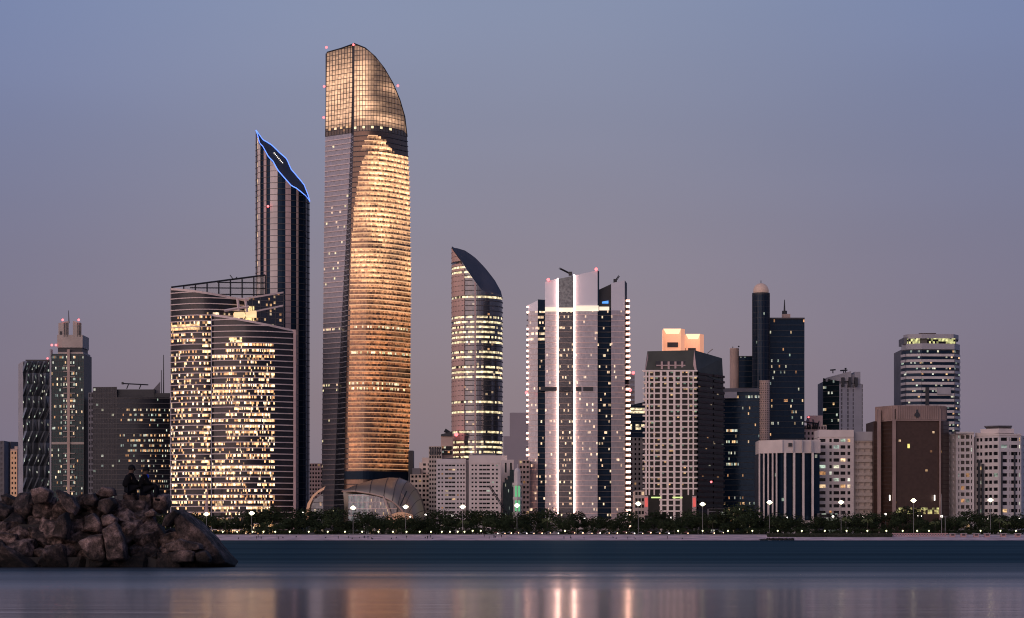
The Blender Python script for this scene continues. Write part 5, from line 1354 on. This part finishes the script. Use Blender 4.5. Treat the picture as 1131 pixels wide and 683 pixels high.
# wall lights and warm street lights seen through the trees
for q, (px, py) in enumerate([(335, 566), (361, 568), (453, 571), (470, 569), (606.5, 573), (638, 574), (645, 572), (658, 573), (691, 573), (693, 569), (773, 573), (869, 572), (978, 568.5), (1013, 570), (1017, 570), (1040, 570.5), (1068, 573), (1085, 574), (1091, 573.5), (1122, 573), (1126, 573), (920, 571), (953, 571), (741, 572), (500, 569.5), (541, 569)]):
    Y = 1512; o = thing('street_lamp', 'bright lamp behind the trees ' + zone(px), 'street lamp', (X(px, Y), Y, G), 'street lamps behind the trees ' + zone(px))
    mb = MB(); mb.bar((X(px, Y), Y, G), (X(px, Y), Y, Z(py, Y)), .12, 5); mb.build('pole', 'pole', o)
    mb = MB(); mb.ball((X(px, Y), Y - .3, Z(py, Y)), .62 if q % 3 else .8, 8, 5); mb.build('lantern', 'white_lamp', o)
# two T-shaped white gantries by the grid tower
for k, px in enumerate((766.5, 771)):
    Y = 1512; o = thing('signpost', ('left' if k == 0 else 'right') + ' white T-shaped post below the white-grid tower', 'post', (X(px, Y), Y, G))
    mb = MB(); mb.box(X(px, Y) - .35, X(px, Y) + .35, Y - .3, Y + .3, G, Z(574, Y)); mb.build('post', 'white2', o)
    mb = MB(); mb.box(X(px - (3.5 if k == 0 else .7), Y), X(px + (.7 if k == 0 else 3.5), Y), Y - .4, Y + .3, Z(575, Y), Z(573.2, Y)); mb.build('arm', 'white2', o)
# flag / banner poles on the right
for k, px in enumerate((1040, 1044)):
    Y = 1453; o = thing('mast', ('left' if k == 0 else 'right') + ' bare mast of the pair right of the brown bank', 'mast', (X(px, Y), Y, G))
    mb = MB(); mb.bar((0 + X(px, Y), Y, G), (X(px, Y), Y, Z(546 if k == 0 else 570, Y)), .2, 6, .15); mb.build('pole', 'pole', o)
    mb = MB(); mb.bar((X(px - 2.5, Y), Y, Z(571, Y)), (X(px + 2.5, Y), Y, Z(571, Y)), .15, 4); mb.build('crossbar', 'pole', o)

# ------------------------------------------------------------------ beach furniture
M['pinkblock'] = surface('painted_block', (.50, .30, .30), var=.12, scale=.3)
for k, px in enumerate((1064, 1078, 1090, 1108, 1124, 1052)):
    Y = 1424; mb = MB(); x = X(px, Y); z = beach(x, Y); mb.prism([(x - 1.5, Y - 1.2), (x + 1.5, Y - 1.2), (x + 1.5, Y + 1.2), (x - 1.5, Y + 1.2)], z - .1, z + 1.9)
    o = thing('beach_hut', 'small pink beach kiosk below the ' + ('many-sided white block' if px > 1070 else 'white block beside the brown bank'), 'kiosk', (x, Y, z), 'pink beach kiosks below the ' + ('many-sided white block' if px > 1070 else 'white block beside the brown bank'))
    mb.build('wall', 'pinkblock', o)
    mb = MB(); mb.box(x - 1.9, x + 1.9, Y - 1.7, Y + 1.5, z + 1.9, z + 2.15); mb.build('roof', 'greyl', o)
    mb = MB(); mb.box(x - .9, x + .9, Y - 1.26, Y - 1.22, z + .8, z + 1.6); mb.build('hatch', 'dark', o)
mb = MB(); 
for px in range(986, 1046, 3):
    x = X(px, 1430); mb.box(x, x + .9, 1429.6, 1430, 2.2, 3.6)
mb.box(X(985, 1430), X(1047, 1430), 1429.4, 1430.1, 3.6, 4.1); mb.box(X(985, 1430), X(1047, 1430), 1429.5, 1430.2, 2.0, 2.5)
tag(mb.build('balustrade', 'pinkblock'), 'pale balustrade along the beach below the brown bank', 'balustrade')
M['groyne'] = surface('groyne_rock', (.03, .025, .024), var=.3, scale=.4)
def rock_hull(bm, c, s, r, n=14):
    vs = []
    for i in range(n):
        v = Vector((r.gauss(0, 1), r.gauss(0, 1), r.gauss(0, 1))).normalized() * r.uniform(.82, 1.0)
        vs.append(bm.verts.new((c[0] + v.x * s[0], c[1] + v.y * s[1], c[2] + v.z * s[2])))
    bmesh.ops.convex_hull(bm, input=vs)
bm = bmesh.new(); rr = random.Random(77)
for i in range(150):
    q = rr.random(); rock_hull(bm, (X(sp(838, 876, q), 1398), rr.uniform(1390, 1410), rr.uniform(0, .8 * min(1, q * 3) + .15)), (rr.uniform(.5, 1.2), rr.uniform(.5, 1.1), rr.uniform(.3, .8)), rr)
me = bpy.data.meshes.new('groyne'); bm.to_mesh(me); bm.free(); me.materials.append(M['groyne'])
o = bpy.data.objects.new('rock_groyne', me); col.objects.link(o); tag(o, 'low dark heap of rocks at the waterline below the white-parapet bank', 'rocks', kind='stuff')
# cafe kiosks and parasols with little warm lights, between px 545 and 840
rr = random.Random(31)
PX = [548, 556, 563, 571, 580, 588, 597, 606, 615, 633, 642, 652, 661, 671, 680, 690, 699, 708, 717, 727, 737, 758, 787, 797]
M['canvas'] = surface('red_canvas', (.28, .10, .09), var=.2, scale=.5); M['canvas2'] = surface('grey_canvas', (.22, .2, .21), var=.2, scale=.5)
for k, px in enumerate(PX):
    Y = rr.uniform(1432, 1441); x = X(px, Y); z = beach(x, Y); red = k % 3 == 0
    zn = zone(px)
    o = thing('beach_parasol', ('reddish' if red else 'grey') + ' parasol with small lantern ' + zn, 'parasol', (x, Y, z), ('reddish' if red else 'grey') + ' parasols ' + zn)
    mb = MB(); mb.bar((x, Y, z - .1), (x, Y, z + 2.5), .05, 5); mb.build('pole', 'pole', o)
    mb = MB(); mb.cyl(x, Y, 1.7, z + 1.9, z + 2.6, 8, .05); mb.build('canopy', 'canvas' if red else 'canvas2', o)
    mb = MB(); mb.ball((x + .9, Y - 1.2, z + 1.6), .26 if k % 2 else .36, 6, 4); mb.build('lantern', 'warm' if k % 4 else 'white_lamp', o)
# tiny people on the sand
def stand_mesh(pose):
    if pose == 0:
        P = [(0, 0, .92), (0, 0, 1.15), (0, 0, 1.42), (0, 0, 1.55), (0, -.02, 1.72), (.19, 0, 1.42), (.26, 0, 1.15), (.26, -.08, .9), (-.19, 0, 1.42), (-.27, 0, 1.15), (-.26, -.06, .9), (.10, 0, .88), (.12, -.05, .5), (.13, .05, .06), (.13, -.12, .03), (-.10, 0, .88), (-.12, .08, .5), (-.13, .18, .06), (-.13, .02, .03)]
    else:
        P = [(0, 0, .14), (0, .05, .38), (0, .02, .62), (0, 0, .74), (0, -.04, .88), (.19, 0, .6), (.27, -.15, .4), (.2, -.38, .42), (-.19, 0, .6), (-.27, -.15, .4), (-.2, -.38, .42), (.10, -.05, .13), (.14, -.42, .42), (.14, -.68, .06), (.14, -.82, .04), (-.10, -.05, .13), (-.14, -.42, .42), (-.14, -.68, .06), (-.14, -.82, .04)]
    E = [(0, 1), (1, 2), (2, 3), (3, 4), (2, 5), (5, 6), (6, 7), (2, 8), (8, 9), (9, 10), (0, 11), (11, 12), (12, 13), (13, 14), (0, 15), (15, 16), (16, 17), (17, 18)]
    Rr = [.15, .14, .15, .06, .11, .08, .05, .04, .08, .05, .04, .1, .07, .05, .05, .1, .07, .05, .05]
    return P, E, Rr
prot = []
for pose in (0, 1):
    P, E, Rr = stand_mesh(pose); o = skinned('person', P, E, Rr, 'cloth', None, 0, 1); prot.append(o)
rr = random.Random(55); used = [0, 0]
for k in range(44):
    pose = 0 if rr.random() < .55 else 1
    px = rr.choice([rr.uniform(262, 560), rr.uniform(560, 800), rr.uniform(262, 480)]); Y = rr.uniform(1401, 1422); x = X(px, Y)
    o = prot[pose] if not used[pose] else prot[pose].copy()
    if used[pose]: col.objects.link(o)
    used[pose] = 1
    o.location = (x, Y, beach(x, Y)); o.rotation_euler[2] = rr.uniform(0, 6.28)
    zn = zone(px)
    tag(o, ('dark-clad person standing ' if pose == 0 else 'dark-clad person sitting ') + zn, 'person', ('people standing on the beach ' if pose == 0 else 'people sitting on the beach ') + zn)

# ------------------------------------------------------------------ breakwater of boulders
m, n, b = nt('boulder_rock'); L = n.links; M['rock'] = m
tc = n.nodes.new('ShaderNodeTexCoord'); oi = n.nodes.new('ShaderNodeObjectInfo')
ad = n.nodes.new('ShaderNodeVectorMath'); ad.operation = 'MULTIPLY_ADD'; ad.inputs[1].default_value = (1, 1, 1); L.new(tc.outputs['Object'], ad.inputs[0])
cmb = n.nodes.new('ShaderNodeCombineXYZ'); ml = math_('MULTIPLY', oi.outputs['Random'], 40.0)
L.new(ml, cmb.inputs[0]); L.new(cmb.outputs[0], ad.inputs[2])
n1 = n.nodes.new('ShaderNodeTexNoise'); n1.inputs['Scale'].default_value = 2.2; n1.inputs['Detail'].default_value = 8; n1.inputs['Roughness'].default_value = .65; L.new(ad.outputs[0], n1.inputs['Vector'])
n2 = n.nodes.new('ShaderNodeTexNoise'); n2.inputs['Scale'].default_value = 22; n2.inputs['Detail'].default_value = 4; L.new(ad.outputs[0], n2.inputs['Vector'])
rp = n.nodes.new('ShaderNodeValToRGB'); e = rp.color_ramp.elements; e[0].position = .36; e[0].color = (.012, .008, .007, 1); e[1].position = .68; e[1].color = (.34, .225, .20, 1)
x_ = rp.color_ramp.elements.new(.5); x_.color = (.085, .055, .047, 1)
L.new(n1.outputs[0], rp.inputs[0])
hb = n.nodes.new('ShaderNodeVectorMath'); hb.operation = 'SCALE'; L.new(rp.outputs[0], hb.inputs[0])
rnd_ = mrange(oi.outputs['Random'], 0, 1, .35, 1.7); spk = mrange(n2.outputs[0], .35, .65, .65, 1.35)
# wet and dark near the water line
geo = n.nodes.new('ShaderNodeNewGeometry'); sep = n.nodes.new('ShaderNodeSeparateXYZ'); L.new(geo.outputs['Position'], sep.inputs[0])
wet = mrange(sep.outputs['Z'], .12, .75, .10, 1, True)
L.new(math_('MULTIPLY', math_('MULTIPLY', rnd_, spk), wet), hb.inputs['Scale']); L.new(hb.outputs[0], b.inputs['Base Color'])
b.inputs['Roughness'].default_value = .85
bp = n.nodes.new('ShaderNodeBump'); bp.inputs['Strength'].default_value = 1; bp.inputs['Distance'].default_value = .22; L.new(n1.outputs[0], bp.inputs['Height'])
bp2 = n.nodes.new('ShaderNodeBump'); bp2.inputs['Strength'].default_value = 1; bp2.inputs['Distance'].default_value = .03; L.new(n2.outputs[0], bp2.inputs['Height']); L.new(bp.outputs[0], bp2.inputs['Normal']); L.new(bp2.outputs[0], b.inputs['Normal'])
def boulder_mesh(seed, verts=None, s=(1, 1, 1)):
    r = random.Random(seed); bm = bmesh.new()
    if verts is None:
        n_ = r.randint(9, 14)
        vs = [bm.verts.new(Vector((r.gauss(0, 1), r.gauss(0, 1), r.gauss(0, 1))).normalized() * r.uniform(.8, 1.05)) for _ in range(n_)]
        # a couple of corner points give blocky shapes
        for c in ((1, 1, .7), (-1, -.8, .8), (.9, -1, -.7), (-.8, 1, -.8)): vs.append(bm.verts.new(Vector(c) * r.uniform(.6, .78)))
    else: vs = [bm.verts.new(v) for v in verts]
    g = bmesh.ops.convex_hull(bm, input=vs)
    bmesh.ops.delete(bm, geom=[v for v in bm.verts if not v.link_faces], context='VERTS')
    bmesh.ops.dissolve_limit(bm, angle_limit=.12, verts=bm.verts, edges=bm.edges)
    bmesh.ops.bevel(bm, geom=list(bm.edges), offset=.03, segments=1, affect='EDGES', profile=.6)
    bmesh.ops.triangulate(bm, faces=bm.faces)
    for _ in range(3):
        long_ = [e for e in bm.edges if e.calc_length() > .16]
        if not long_: break
        bmesh.ops.subdivide_edges(bm, edges=long_, cuts=1)
        bmesh.ops.triangulate(bm, faces=[f for f in bm.faces if len(f.verts) > 3])
    off = Vector((seed * 1.7, seed * .9, 0))
    bm.normal_update()
    for v in bm.verts:
        d = noise.fractal(v.co * 1.6 + off, 1.0, 2.0, 5) * .05 + noise.noise(v.co * 7 + off) * .025
        v.co += v.normal * d
    me = bpy.data.meshes.new('boulder'); bm.to_mesh(me); bm.free(); me.materials.append(M['rock'])
    me.polygons.foreach_set('use_smooth', [False] * len(me.polygons))
    return me
def bpx(px, py, Y): return Vector((X(px, Y), Y, Z(py, Y)))
BV = [boulder_mesh(i + 1) for i in range(16)]
def put_boulder(me, loc, s, rot, label, grp=None):
    o = bpy.data.objects.new('boulder', me); col.objects.link(o); o.location = loc; o.scale = s; o.rotation_euler = rot
    tag(o, label, 'boulder', grp); return o
# named boulders; explicit outline boulders given by pixel polygons at a depth
def block(poly, Y, depth, seed, label, taper=.75):
    """boulder whose front outline is poly [(px,py)..]; authored at its place on the slope"""
    pts = [bpx(p[0], p[1], Y) for p in poly]; c = sum(pts, Vector()) / len(pts); c.y += depth * .4
    r = random.Random(seed); vs = []
    for p in pts:
        q = p - c; vs.append(Vector((q.x * taper, -depth * .5 + r.uniform(-.06, .06), q.z * taper))); vs.append(Vector((q.x, -depth * .12 + r.uniform(-.08, .08), q.z))); vs.append(Vector((q.x * .9, depth * .6, q.z * .85)))
    me = boulder_mesh(seed, vs); o = bpy.data.objects.new('boulder', me); col.objects.link(o); o.location = c; tag(o, label, 'boulder'); return o
block([(186, 566), (197, 561), (214, 574), (236, 596), (258, 626), (252, 629), (205, 629), (196, 600)], 87.6, 2.4, 901, 'big dark slanting slab forming the right tip of the breakwater', .8)
block([(181, 570), (193, 562), (199, 566), (185, 584), (177, 582)], 87.3, 1.0, 902, 'narrow slab leaning against the big slanting slab at the right tip', .8)
block([(135, 543), (150, 543), (151, 560), (145, 566), (134, 560)], 90.0, 1.0, 903, 'squarish boulder the left seated person sits on')
block([(152, 544), (168, 544), (168, 564), (158, 568), (151, 560)], 90.0, 1.0, 904, 'upright boulder the right seated person sits on')
block([(167, 549), (172, 545), (185, 546), (187, 560), (178, 568), (168, 563)], 90.0, 1.0, 905, 'tall dark rounded boulder just right of the seated people')
block([(59, 541), (64, 540), (80, 549), (87, 561), (82, 570), (74, 565), (66, 555)], 88.2, .7, 906, 'pale pointed wedge boulder high on the heap left of the people', .85)
block([(64, 570), (73, 564), (76, 580), (73, 597), (56, 594), (58, 585)], 87.5, .8, 907, 'upright pale wedge boulder low in the middle of the heap', .85)
block([(84, 598), (98, 592), (113, 590), (118, 618), (112, 622), (96, 617)], 87.0, .9, 908, 'broad brown boulder at the foot of the heap, left of its upright neighbour', .88)
block([(112, 584), (128, 576), (136, 592), (139, 619), (119, 620), (115, 604)], 86.9, .9, 909, 'tall upright brown boulder at the foot of the heap below the people', .88)
block([(92, 571), (102, 566), (114, 580), (109, 588), (91, 587)], 88.0, .8, 910, 'mid-brown angular boulder above the broad boulder at the foot', .85)
block([(111, 571), (121, 567), (130, 573), (127, 579), (114, 582)], 88.0, .7, 911, 'small pale flat boulder perched above the tall upright brown boulder', .85)
block([(181, 601), (198, 596), (222, 601), (224, 608), (184, 610)], 86.7, .8, 912, 'long flat pale boulder lying below the big slanting slab', .9)
block([(104, 546), (113, 537), (126, 540), (127, 548), (111, 550)], 89.4, .9, 913, 'pale rose boulder on the crest just left of the people', .85)
block([(91, 549), (103, 544), (108, 552), (104, 561), (92, 558)], 89.0, .9, 914, 'rounded rose boulder on the crest left of the pale one', .85)
block([(33, 541), (46, 538), (56, 543), (53, 556), (36, 557)], 88.8, .9, 915, 'large brown boulder on the crest near the left end of the photo', .88)
block([(109, 552), (122, 549), (128, 556), (118, 569), (106, 564)], 88.6, .8, 916, 'sharp edged pale boulder just below the rose boulders', .85)
block([(158, 567), (168, 561), (173, 566), (170, 571), (160, 572)], 88.6, .5, 917, 'small pale boulder below the people between two darker ones', .85)
block([(184, 611), (200, 607), (215, 610), (214, 621), (190, 622)], 86.5, .7, 918, 'low brown boulder at the water below the long flat one', .9)
block([(214, 611), (227, 609), (233, 617), (231, 622), (216, 621)], 86.5, .7, 919, 'small squarish boulder at the water near the right tip', .9)
rr = random.Random(88)
def crest_limit(z): return -10.7 - 1.25 * z
for row in range(7):
    z = .12 + row * .37; Y = 87.6 + row * .42; x = -21
    while x < crest_limit(z):
        s = rr.uniform(.32, .62); 
        lz = z + rr.uniform(-.12, .12)
        if lz + s > 2.62: lz = 2.66 - s
        which = 'upper' if row > 4 else ('middle' if row > 1 else 'lowest')
        put_boulder(rr.choice(BV), (x, Y + rr.uniform(-.2, .3), lz), (s * rr.uniform(.9, 1.5), s * rr.uniform(.8, 1.2), s * rr.uniform(.75, 1.1)), (rr.uniform(-.6, .6), rr.uniform(-.6, .6), rr.uniform(0, 6.28)),
                    'unremarkable dark brown boulder in the %s courses of the breakwater' % which, 'ordinary boulders of the %s courses' % which)
        x += s * rr.uniform(1.1, 1.7)
for row in range(3):       # far slope, seen only a step aside
    z = 1.9 - row * .8; Y = 91.4 + row * 1.0; x = -21
    while x < crest_limit(z) - .4:
        s = rr.uniform(.5, .8)
        put_boulder(rr.choice(BV), (x, Y, z - .3), (s * 1.2, s, s * .9), (rr.uniform(-.5, .5), rr.uniform(-.5, .5), rr.uniform(0, 6.28)), 'dark boulder on the far slope behind the crest of the breakwater', 'boulders of the far slope')
        x += s * 1.5
mb = MB(); mb.prism([(-60, 87.6), (-11.2, 87.6), (-11.0, 92), (-60, 94)], -.5, .35); mb.prism([(-60, 89), (-12.6, 89), (-12.6, 91.5), (-60, 91.5)], .2, 1.5); mb.prism([(-60, 89.8), (-13.4, 89.8), (-13.4, 91), (-60, 91)], 1.4, 1.95)
struct('breakwater_core', mb, 'groyne')

# ------------------------------------------------------------------ the two seated people
def sitter(px, base_py, Y, label, lean, rz, blue, sc_=1.0):
    z0 = Z(base_py, Y); o = thing('person', label, 'person', (X(px, Y), Y, z0)); o.rotation_euler[2] = rz; o.scale = (sc_ * 1.05, sc_ * 1.12, sc_)
    H = Vector
    # facing local +X, pelvis at origin height .1
    pel = H((0, 0, .10)); ab = H((.0, 0, .27)); ch = H((.03 + lean, 0, .46)); nk = H((.06 + lean * 1.3, 0, .58)); hd = H((.10 + lean * 1.4, 0, .69)); ht = H((.11 + lean * 1.4, 0, .80))
    kneeL, ankL, toeL = H((.44, .12, .20)), H((.50, .14, -.24)), H((.66, .15, -.29)); kneeR, ankR, toeR = H((.42, -.13, .24)), H((.40, -.14, -.20)), H((.56, -.15, -.26))
    shL, elL, wrL = H((.03 + lean, .19, .50)), H((.14 + lean, .25, .27)), H((.34 + lean, .14, .24)); shR, elR, wrR = H((.03 + lean, -.19, .50)), H((.16 + lean, -.24, .28)), H((.36, -.10, .27))
    P = [pel, ab, ch, nk, hd, ht, H((.06, .09, .09)), kneeL, ankL, toeL, H((.06, -.09, .09)), kneeR, ankR, toeR, shL, elL, wrL, shR, elR, wrR]
    E = [(0, 1), (1, 2), (2, 3), (3, 4), (4, 5), (0, 6), (6, 7), (7, 8), (8, 9), (0, 10), (10, 11), (11, 12), (12, 13), (2, 14), (14, 15), (15, 16), (2, 17), (17, 18), (18, 19)]
    Rr = [.13, .115, .13, .07, .105, .09, .085, .06, .04, .035, .085, .06, .04, .035, .06, .042, .028, .06, .042, .028]
    # hands: palm and five fingers each
    for wi, side in ((16, 1), (19, -1)):
        w = P[wi]; palm = w + H((.07, -.01 * side, -.015)); pi = len(P); P.append(palm); E.append((wi, pi)); Rr.append(.026)
        for f in range(4):
            a = palm + H((.04, (f - 1.5) * .019, 0)); b_ = a + H((.032, 0, -.012)); c_ = b_ + H((.018 + .004 * (f in (1, 2)), 0, -.024))
            k = len(P); P += [a, b_, c_]; E += [(pi, k), (k, k + 1), (k + 1, k + 2)]; Rr += [.009, .008, .0065]
        a = palm + H((-.005, -.032 * side, .004)); b_ = a + H((.03, -.012 * side, -.006)); k = len(P); P += [a, b_]; E += [(pi, k), (k, k + 1)]; Rr += [.010, .008]
    skinned('body', P, E, Rr, 'skin', o, 0, 2)
    f = [2.05, 0]
    # nose, ears and eyes are small parts of the head
    mb = MB(); mb.ball((hd.x + .098, 0, hd.z + .015), .018, 6, 4, 1.5)
    for s in (1, -1): mb.ball((hd.x + .01, s * .09, hd.z + .02), .022, 6, 4, 1.5)
    me = mesh_of(mb, 'face_features', 'skin'); q = bpy.data.objects.new('nose_and_ears', me); col.objects.link(q); q.parent = o
    mb = MB()
    for s in (1, -1): mb.ball((hd.x + .083, s * .033, hd.z + .045), .011, 6, 4)
    me = mesh_of(mb, 'eyes', 'hair'); q = bpy.data.objects.new('eyes', me); col.objects.link(q); q.parent = o
    skinned('shirt', [pel + H((0, 0, .02)), ab, ch, nk + H((0, 0, -.03)), shL, elL, shR, elR, elL.lerp(wrL, .7), elR.lerp(wrR, .7)], [(0, 1), (1, 2), (2, 3), (2, 4), (4, 5), (2, 6), (6, 7), (5, 8), (7, 9)], [(.19, .19), (.18, .18), (.20, .20), .085, .105, .075, .105, .075, .055, .055], 'cloth', o, 0, 2)
    skinned('trousers', [pel, P[6], kneeL, ankL, P[10], kneeR, ankR], [(0, 1), (1, 2), (2, 3), (0, 4), (4, 5), (5, 6)], [.19, .125, .09, .06, .125, .09, .06], 'cloth2', o, 0, 2)
    mb = MB(); mb.ball((hd.x - .018, 0, hd.z + .045), .112, 14, 8, 1.12, -.35); me = mesh_of(mb, 'hair', 'hair')
    for p_ in me.polygons: p_.use_smooth = True
    q = bpy.data.objects.new('hair', me); col.objects.link(q); q.parent = o
    for s, t_ in (('L', (ankL, toeL)), ('R', (ankR, toeR))): skinned('shoe', [t_[0] + H((-.03, 0, -.03)), t_[1]], [(0, 1)], [.05, .04], 'cloth', o, 0, 2)
    if blue:
        mb = MB(); mb.ball((.13 + lean, -.10, .52), .055, 8, 6, 1.3); me = mesh_of(mb, 'blue_collar', 'bluecloth'); q = bpy.data.objects.new('blue_scarf_end', me); col.objects.link(q); q.parent = o
    return o
sitter(141, 543.2, 90.0, 'person in black sitting hunched on the rocks, the left of the two', .03, .35, False, 1.13)
sitter(157.5, 543.8, 90.0, 'person in dark clothes with blue at the neck, the right of the two on rocks', .02, .15, True, 1.08)

# ------------------------------------------------------------------ world, sun, camera
w = bpy.data.worlds.new('World'); sc.world = w; w.use_nodes = True; n = w.node_tree; L = n.links
for x in list(n.nodes): n.nodes.remove(x)
out = n.nodes.new('ShaderNodeOutputWorld')
tc = n.nodes.new('ShaderNodeTexCoord'); sep = n.nodes.new('ShaderNodeSeparateXYZ'); L.new(tc.outputs['Generated'], sep.inputs[0])
ramp = n.nodes.new('ShaderNodeValToRGB'); cr = ramp.color_ramp
L.new(math_('MULTIPLY_ADD', sep.outputs['Z'], .5), ramp.inputs[0])
# position = 0.5 + z/2 : horizon at 0.5
mad = ramp.inputs[0].links[0].from_node; mad.inputs[1].default_value = .5; mad.inputs[2].default_value = .5
def pos(deg): return .5 + .5 * math.sin(math.radians(deg))
stops = [(-90, (.03, .03, .04)), (-1, (.16, .13, .15)), (0, (.215, .180, .210)), (3, (.240, .200, .238)), (6.5, (.215, .202, .280)), (9.5, (.205, .225, .345)), (12.2, (.210, .255, .405)), (25, (.07, .12, .24)), (90, (.03, .06, .15))]
cr.elements[0].position = pos(stops[0][0]); cr.elements[0].color = (*stops[0][1], 1); cr.elements[1].position = 1; cr.elements[1].color = (*stops[-1][1], 1)
for d, c in stops[1:-1]: e = cr.elements.new(pos(d)); e.color = (*c, 1)
sky = n.nodes.new('ShaderNodeTexSky'); sky.sky_type = 'NISHITA'; sky.sun_disc = False; sky.sun_elevation = math.radians(1.0); sky.sun_rotation = math.radians(215); sky.air_density = 1.2; sky.dust_density = 2
# afterglow in the west, behind the photographer and to the left
dotn = n.nodes.new('ShaderNodeVectorMath'); dotn.operation = 'DOT_PRODUCT'; dotn.inputs[1].default_value = Vector((-.62, -.78, .06)).normalized(); L.new(tc.outputs['Generated'], dotn.inputs[0])
gl1 = math_('POWER', mrange(dotn.outputs['Value'], .15, 1, 0, 1), 2.0)
elv = mrange(sep.outputs['Z'], 0, .55, 1, .05, True)
gw = math_('MULTIPLY', gl1, elv)
glow = n.nodes.new('ShaderNodeVectorMath'); glow.operation = 'SCALE'; glow.inputs[0].default_value = (1.12, .76, .66); L.new(gw, glow.inputs['Scale'])
# slight lift of the right part of the visible sky's warm haze near the horizon centre
addv = n.nodes.new('ShaderNodeVectorMath'); addv.operation = 'ADD'; L.new(ramp.outputs[0], addv.inputs[0]); L.new(glow.outputs[0], addv.inputs[1])
ax = math_('ABSOLUTE', math_('ADD', sep.outputs['X'], .01), 0)
az = mrange(ax, .02, .24, 0, 1, True)
mxs = n.nodes.new('ShaderNodeMix'); mxs.data_type = 'RGBA'; mxs.blend_type = 'MULTIPLY'; mxs.inputs[7].default_value = (.72, .79, .96, 1); L.new(az, mxs.inputs[0]); L.new(ramp.outputs[0], mxs.inputs[6]); L.new(mxs.outputs[2], addv.inputs[0])
# soft uneven thin cloud
nzs = n.nodes.new('ShaderNodeTexNoise'); nzs.inputs['Scale'].default_value = 3; mps = n.nodes.new('ShaderNodeMapping'); mps.inputs['Scale'].default_value = (1, 1, 5); L.new(tc.outputs['Generated'], mps.inputs[0]); L.new(mps.outputs[0], nzs.inputs['Vector'])
cld = n.nodes.new('ShaderNodeVectorMath'); cld.operation = 'SCALE'; L.new(addv.outputs[0], cld.inputs[0]); L.new(mrange(nzs.outputs[0], .3, .7, .96, 1.05), cld.inputs['Scale'])
bg1 = n.nodes.new('ShaderNodeBackground'); L.new(cld.outputs[0], bg1.inputs['Color']); bg1.inputs['Strength'].default_value = 1
bg2 = n.nodes.new('ShaderNodeBackground'); L.new(sky.outputs[0], bg2.inputs['Color']); bg2.inputs['Strength'].default_value = .04
ash = n.nodes.new('ShaderNodeAddShader'); L.new(bg1.outputs[0], ash.inputs[0]); L.new(bg2.outputs[0], ash.inputs[1]); L.new(ash.outputs[0], out.inputs['Surface'])
sd = bpy.data.lights.new('afterglow_sun', 'SUN'); sd.energy = 1.0; sd.angle = math.radians(75); sd.color = (1, .80, .70)
so = bpy.data.objects.new('afterglow_sun', sd); col.objects.link(so)
so.rotation_euler = Vector((.62, .78, -.16)).to_track_quat('-Z', 'Y').to_euler()
cd = bpy.data.cameras.new('camera'); cam = bpy.data.objects.new('camera', cd); col.objects.link(cam); sc.camera = cam
cam.location = (0, 0, 1.0); cam.rotation_euler = (math.radians(90), 0, 0)
cd.sensor_width = 36; cd.lens = F / 1131 * 36; cd.shift_y = (HZ - 341.5) / 1131; cd.clip_start = .5; cd.clip_end = 60000
sc.view_settings.view_transform = 'Standard'; sc.view_settings.look = 'None'; sc.view_settings.exposure = 0; sc.view_settings.gamma = 1
sc.cycles.use_denoising = True; sc.cycles.pixel_filter_type = 'BLACKMAN_HARRIS'; sc.cycles.filter_width = 1.1
sc.cycles.max_bounces = 5; sc.cycles.glossy_bounces = 4; sc.cycles.diffuse_bounces = 2; sc.cycles.sample_clamp_indirect = 6
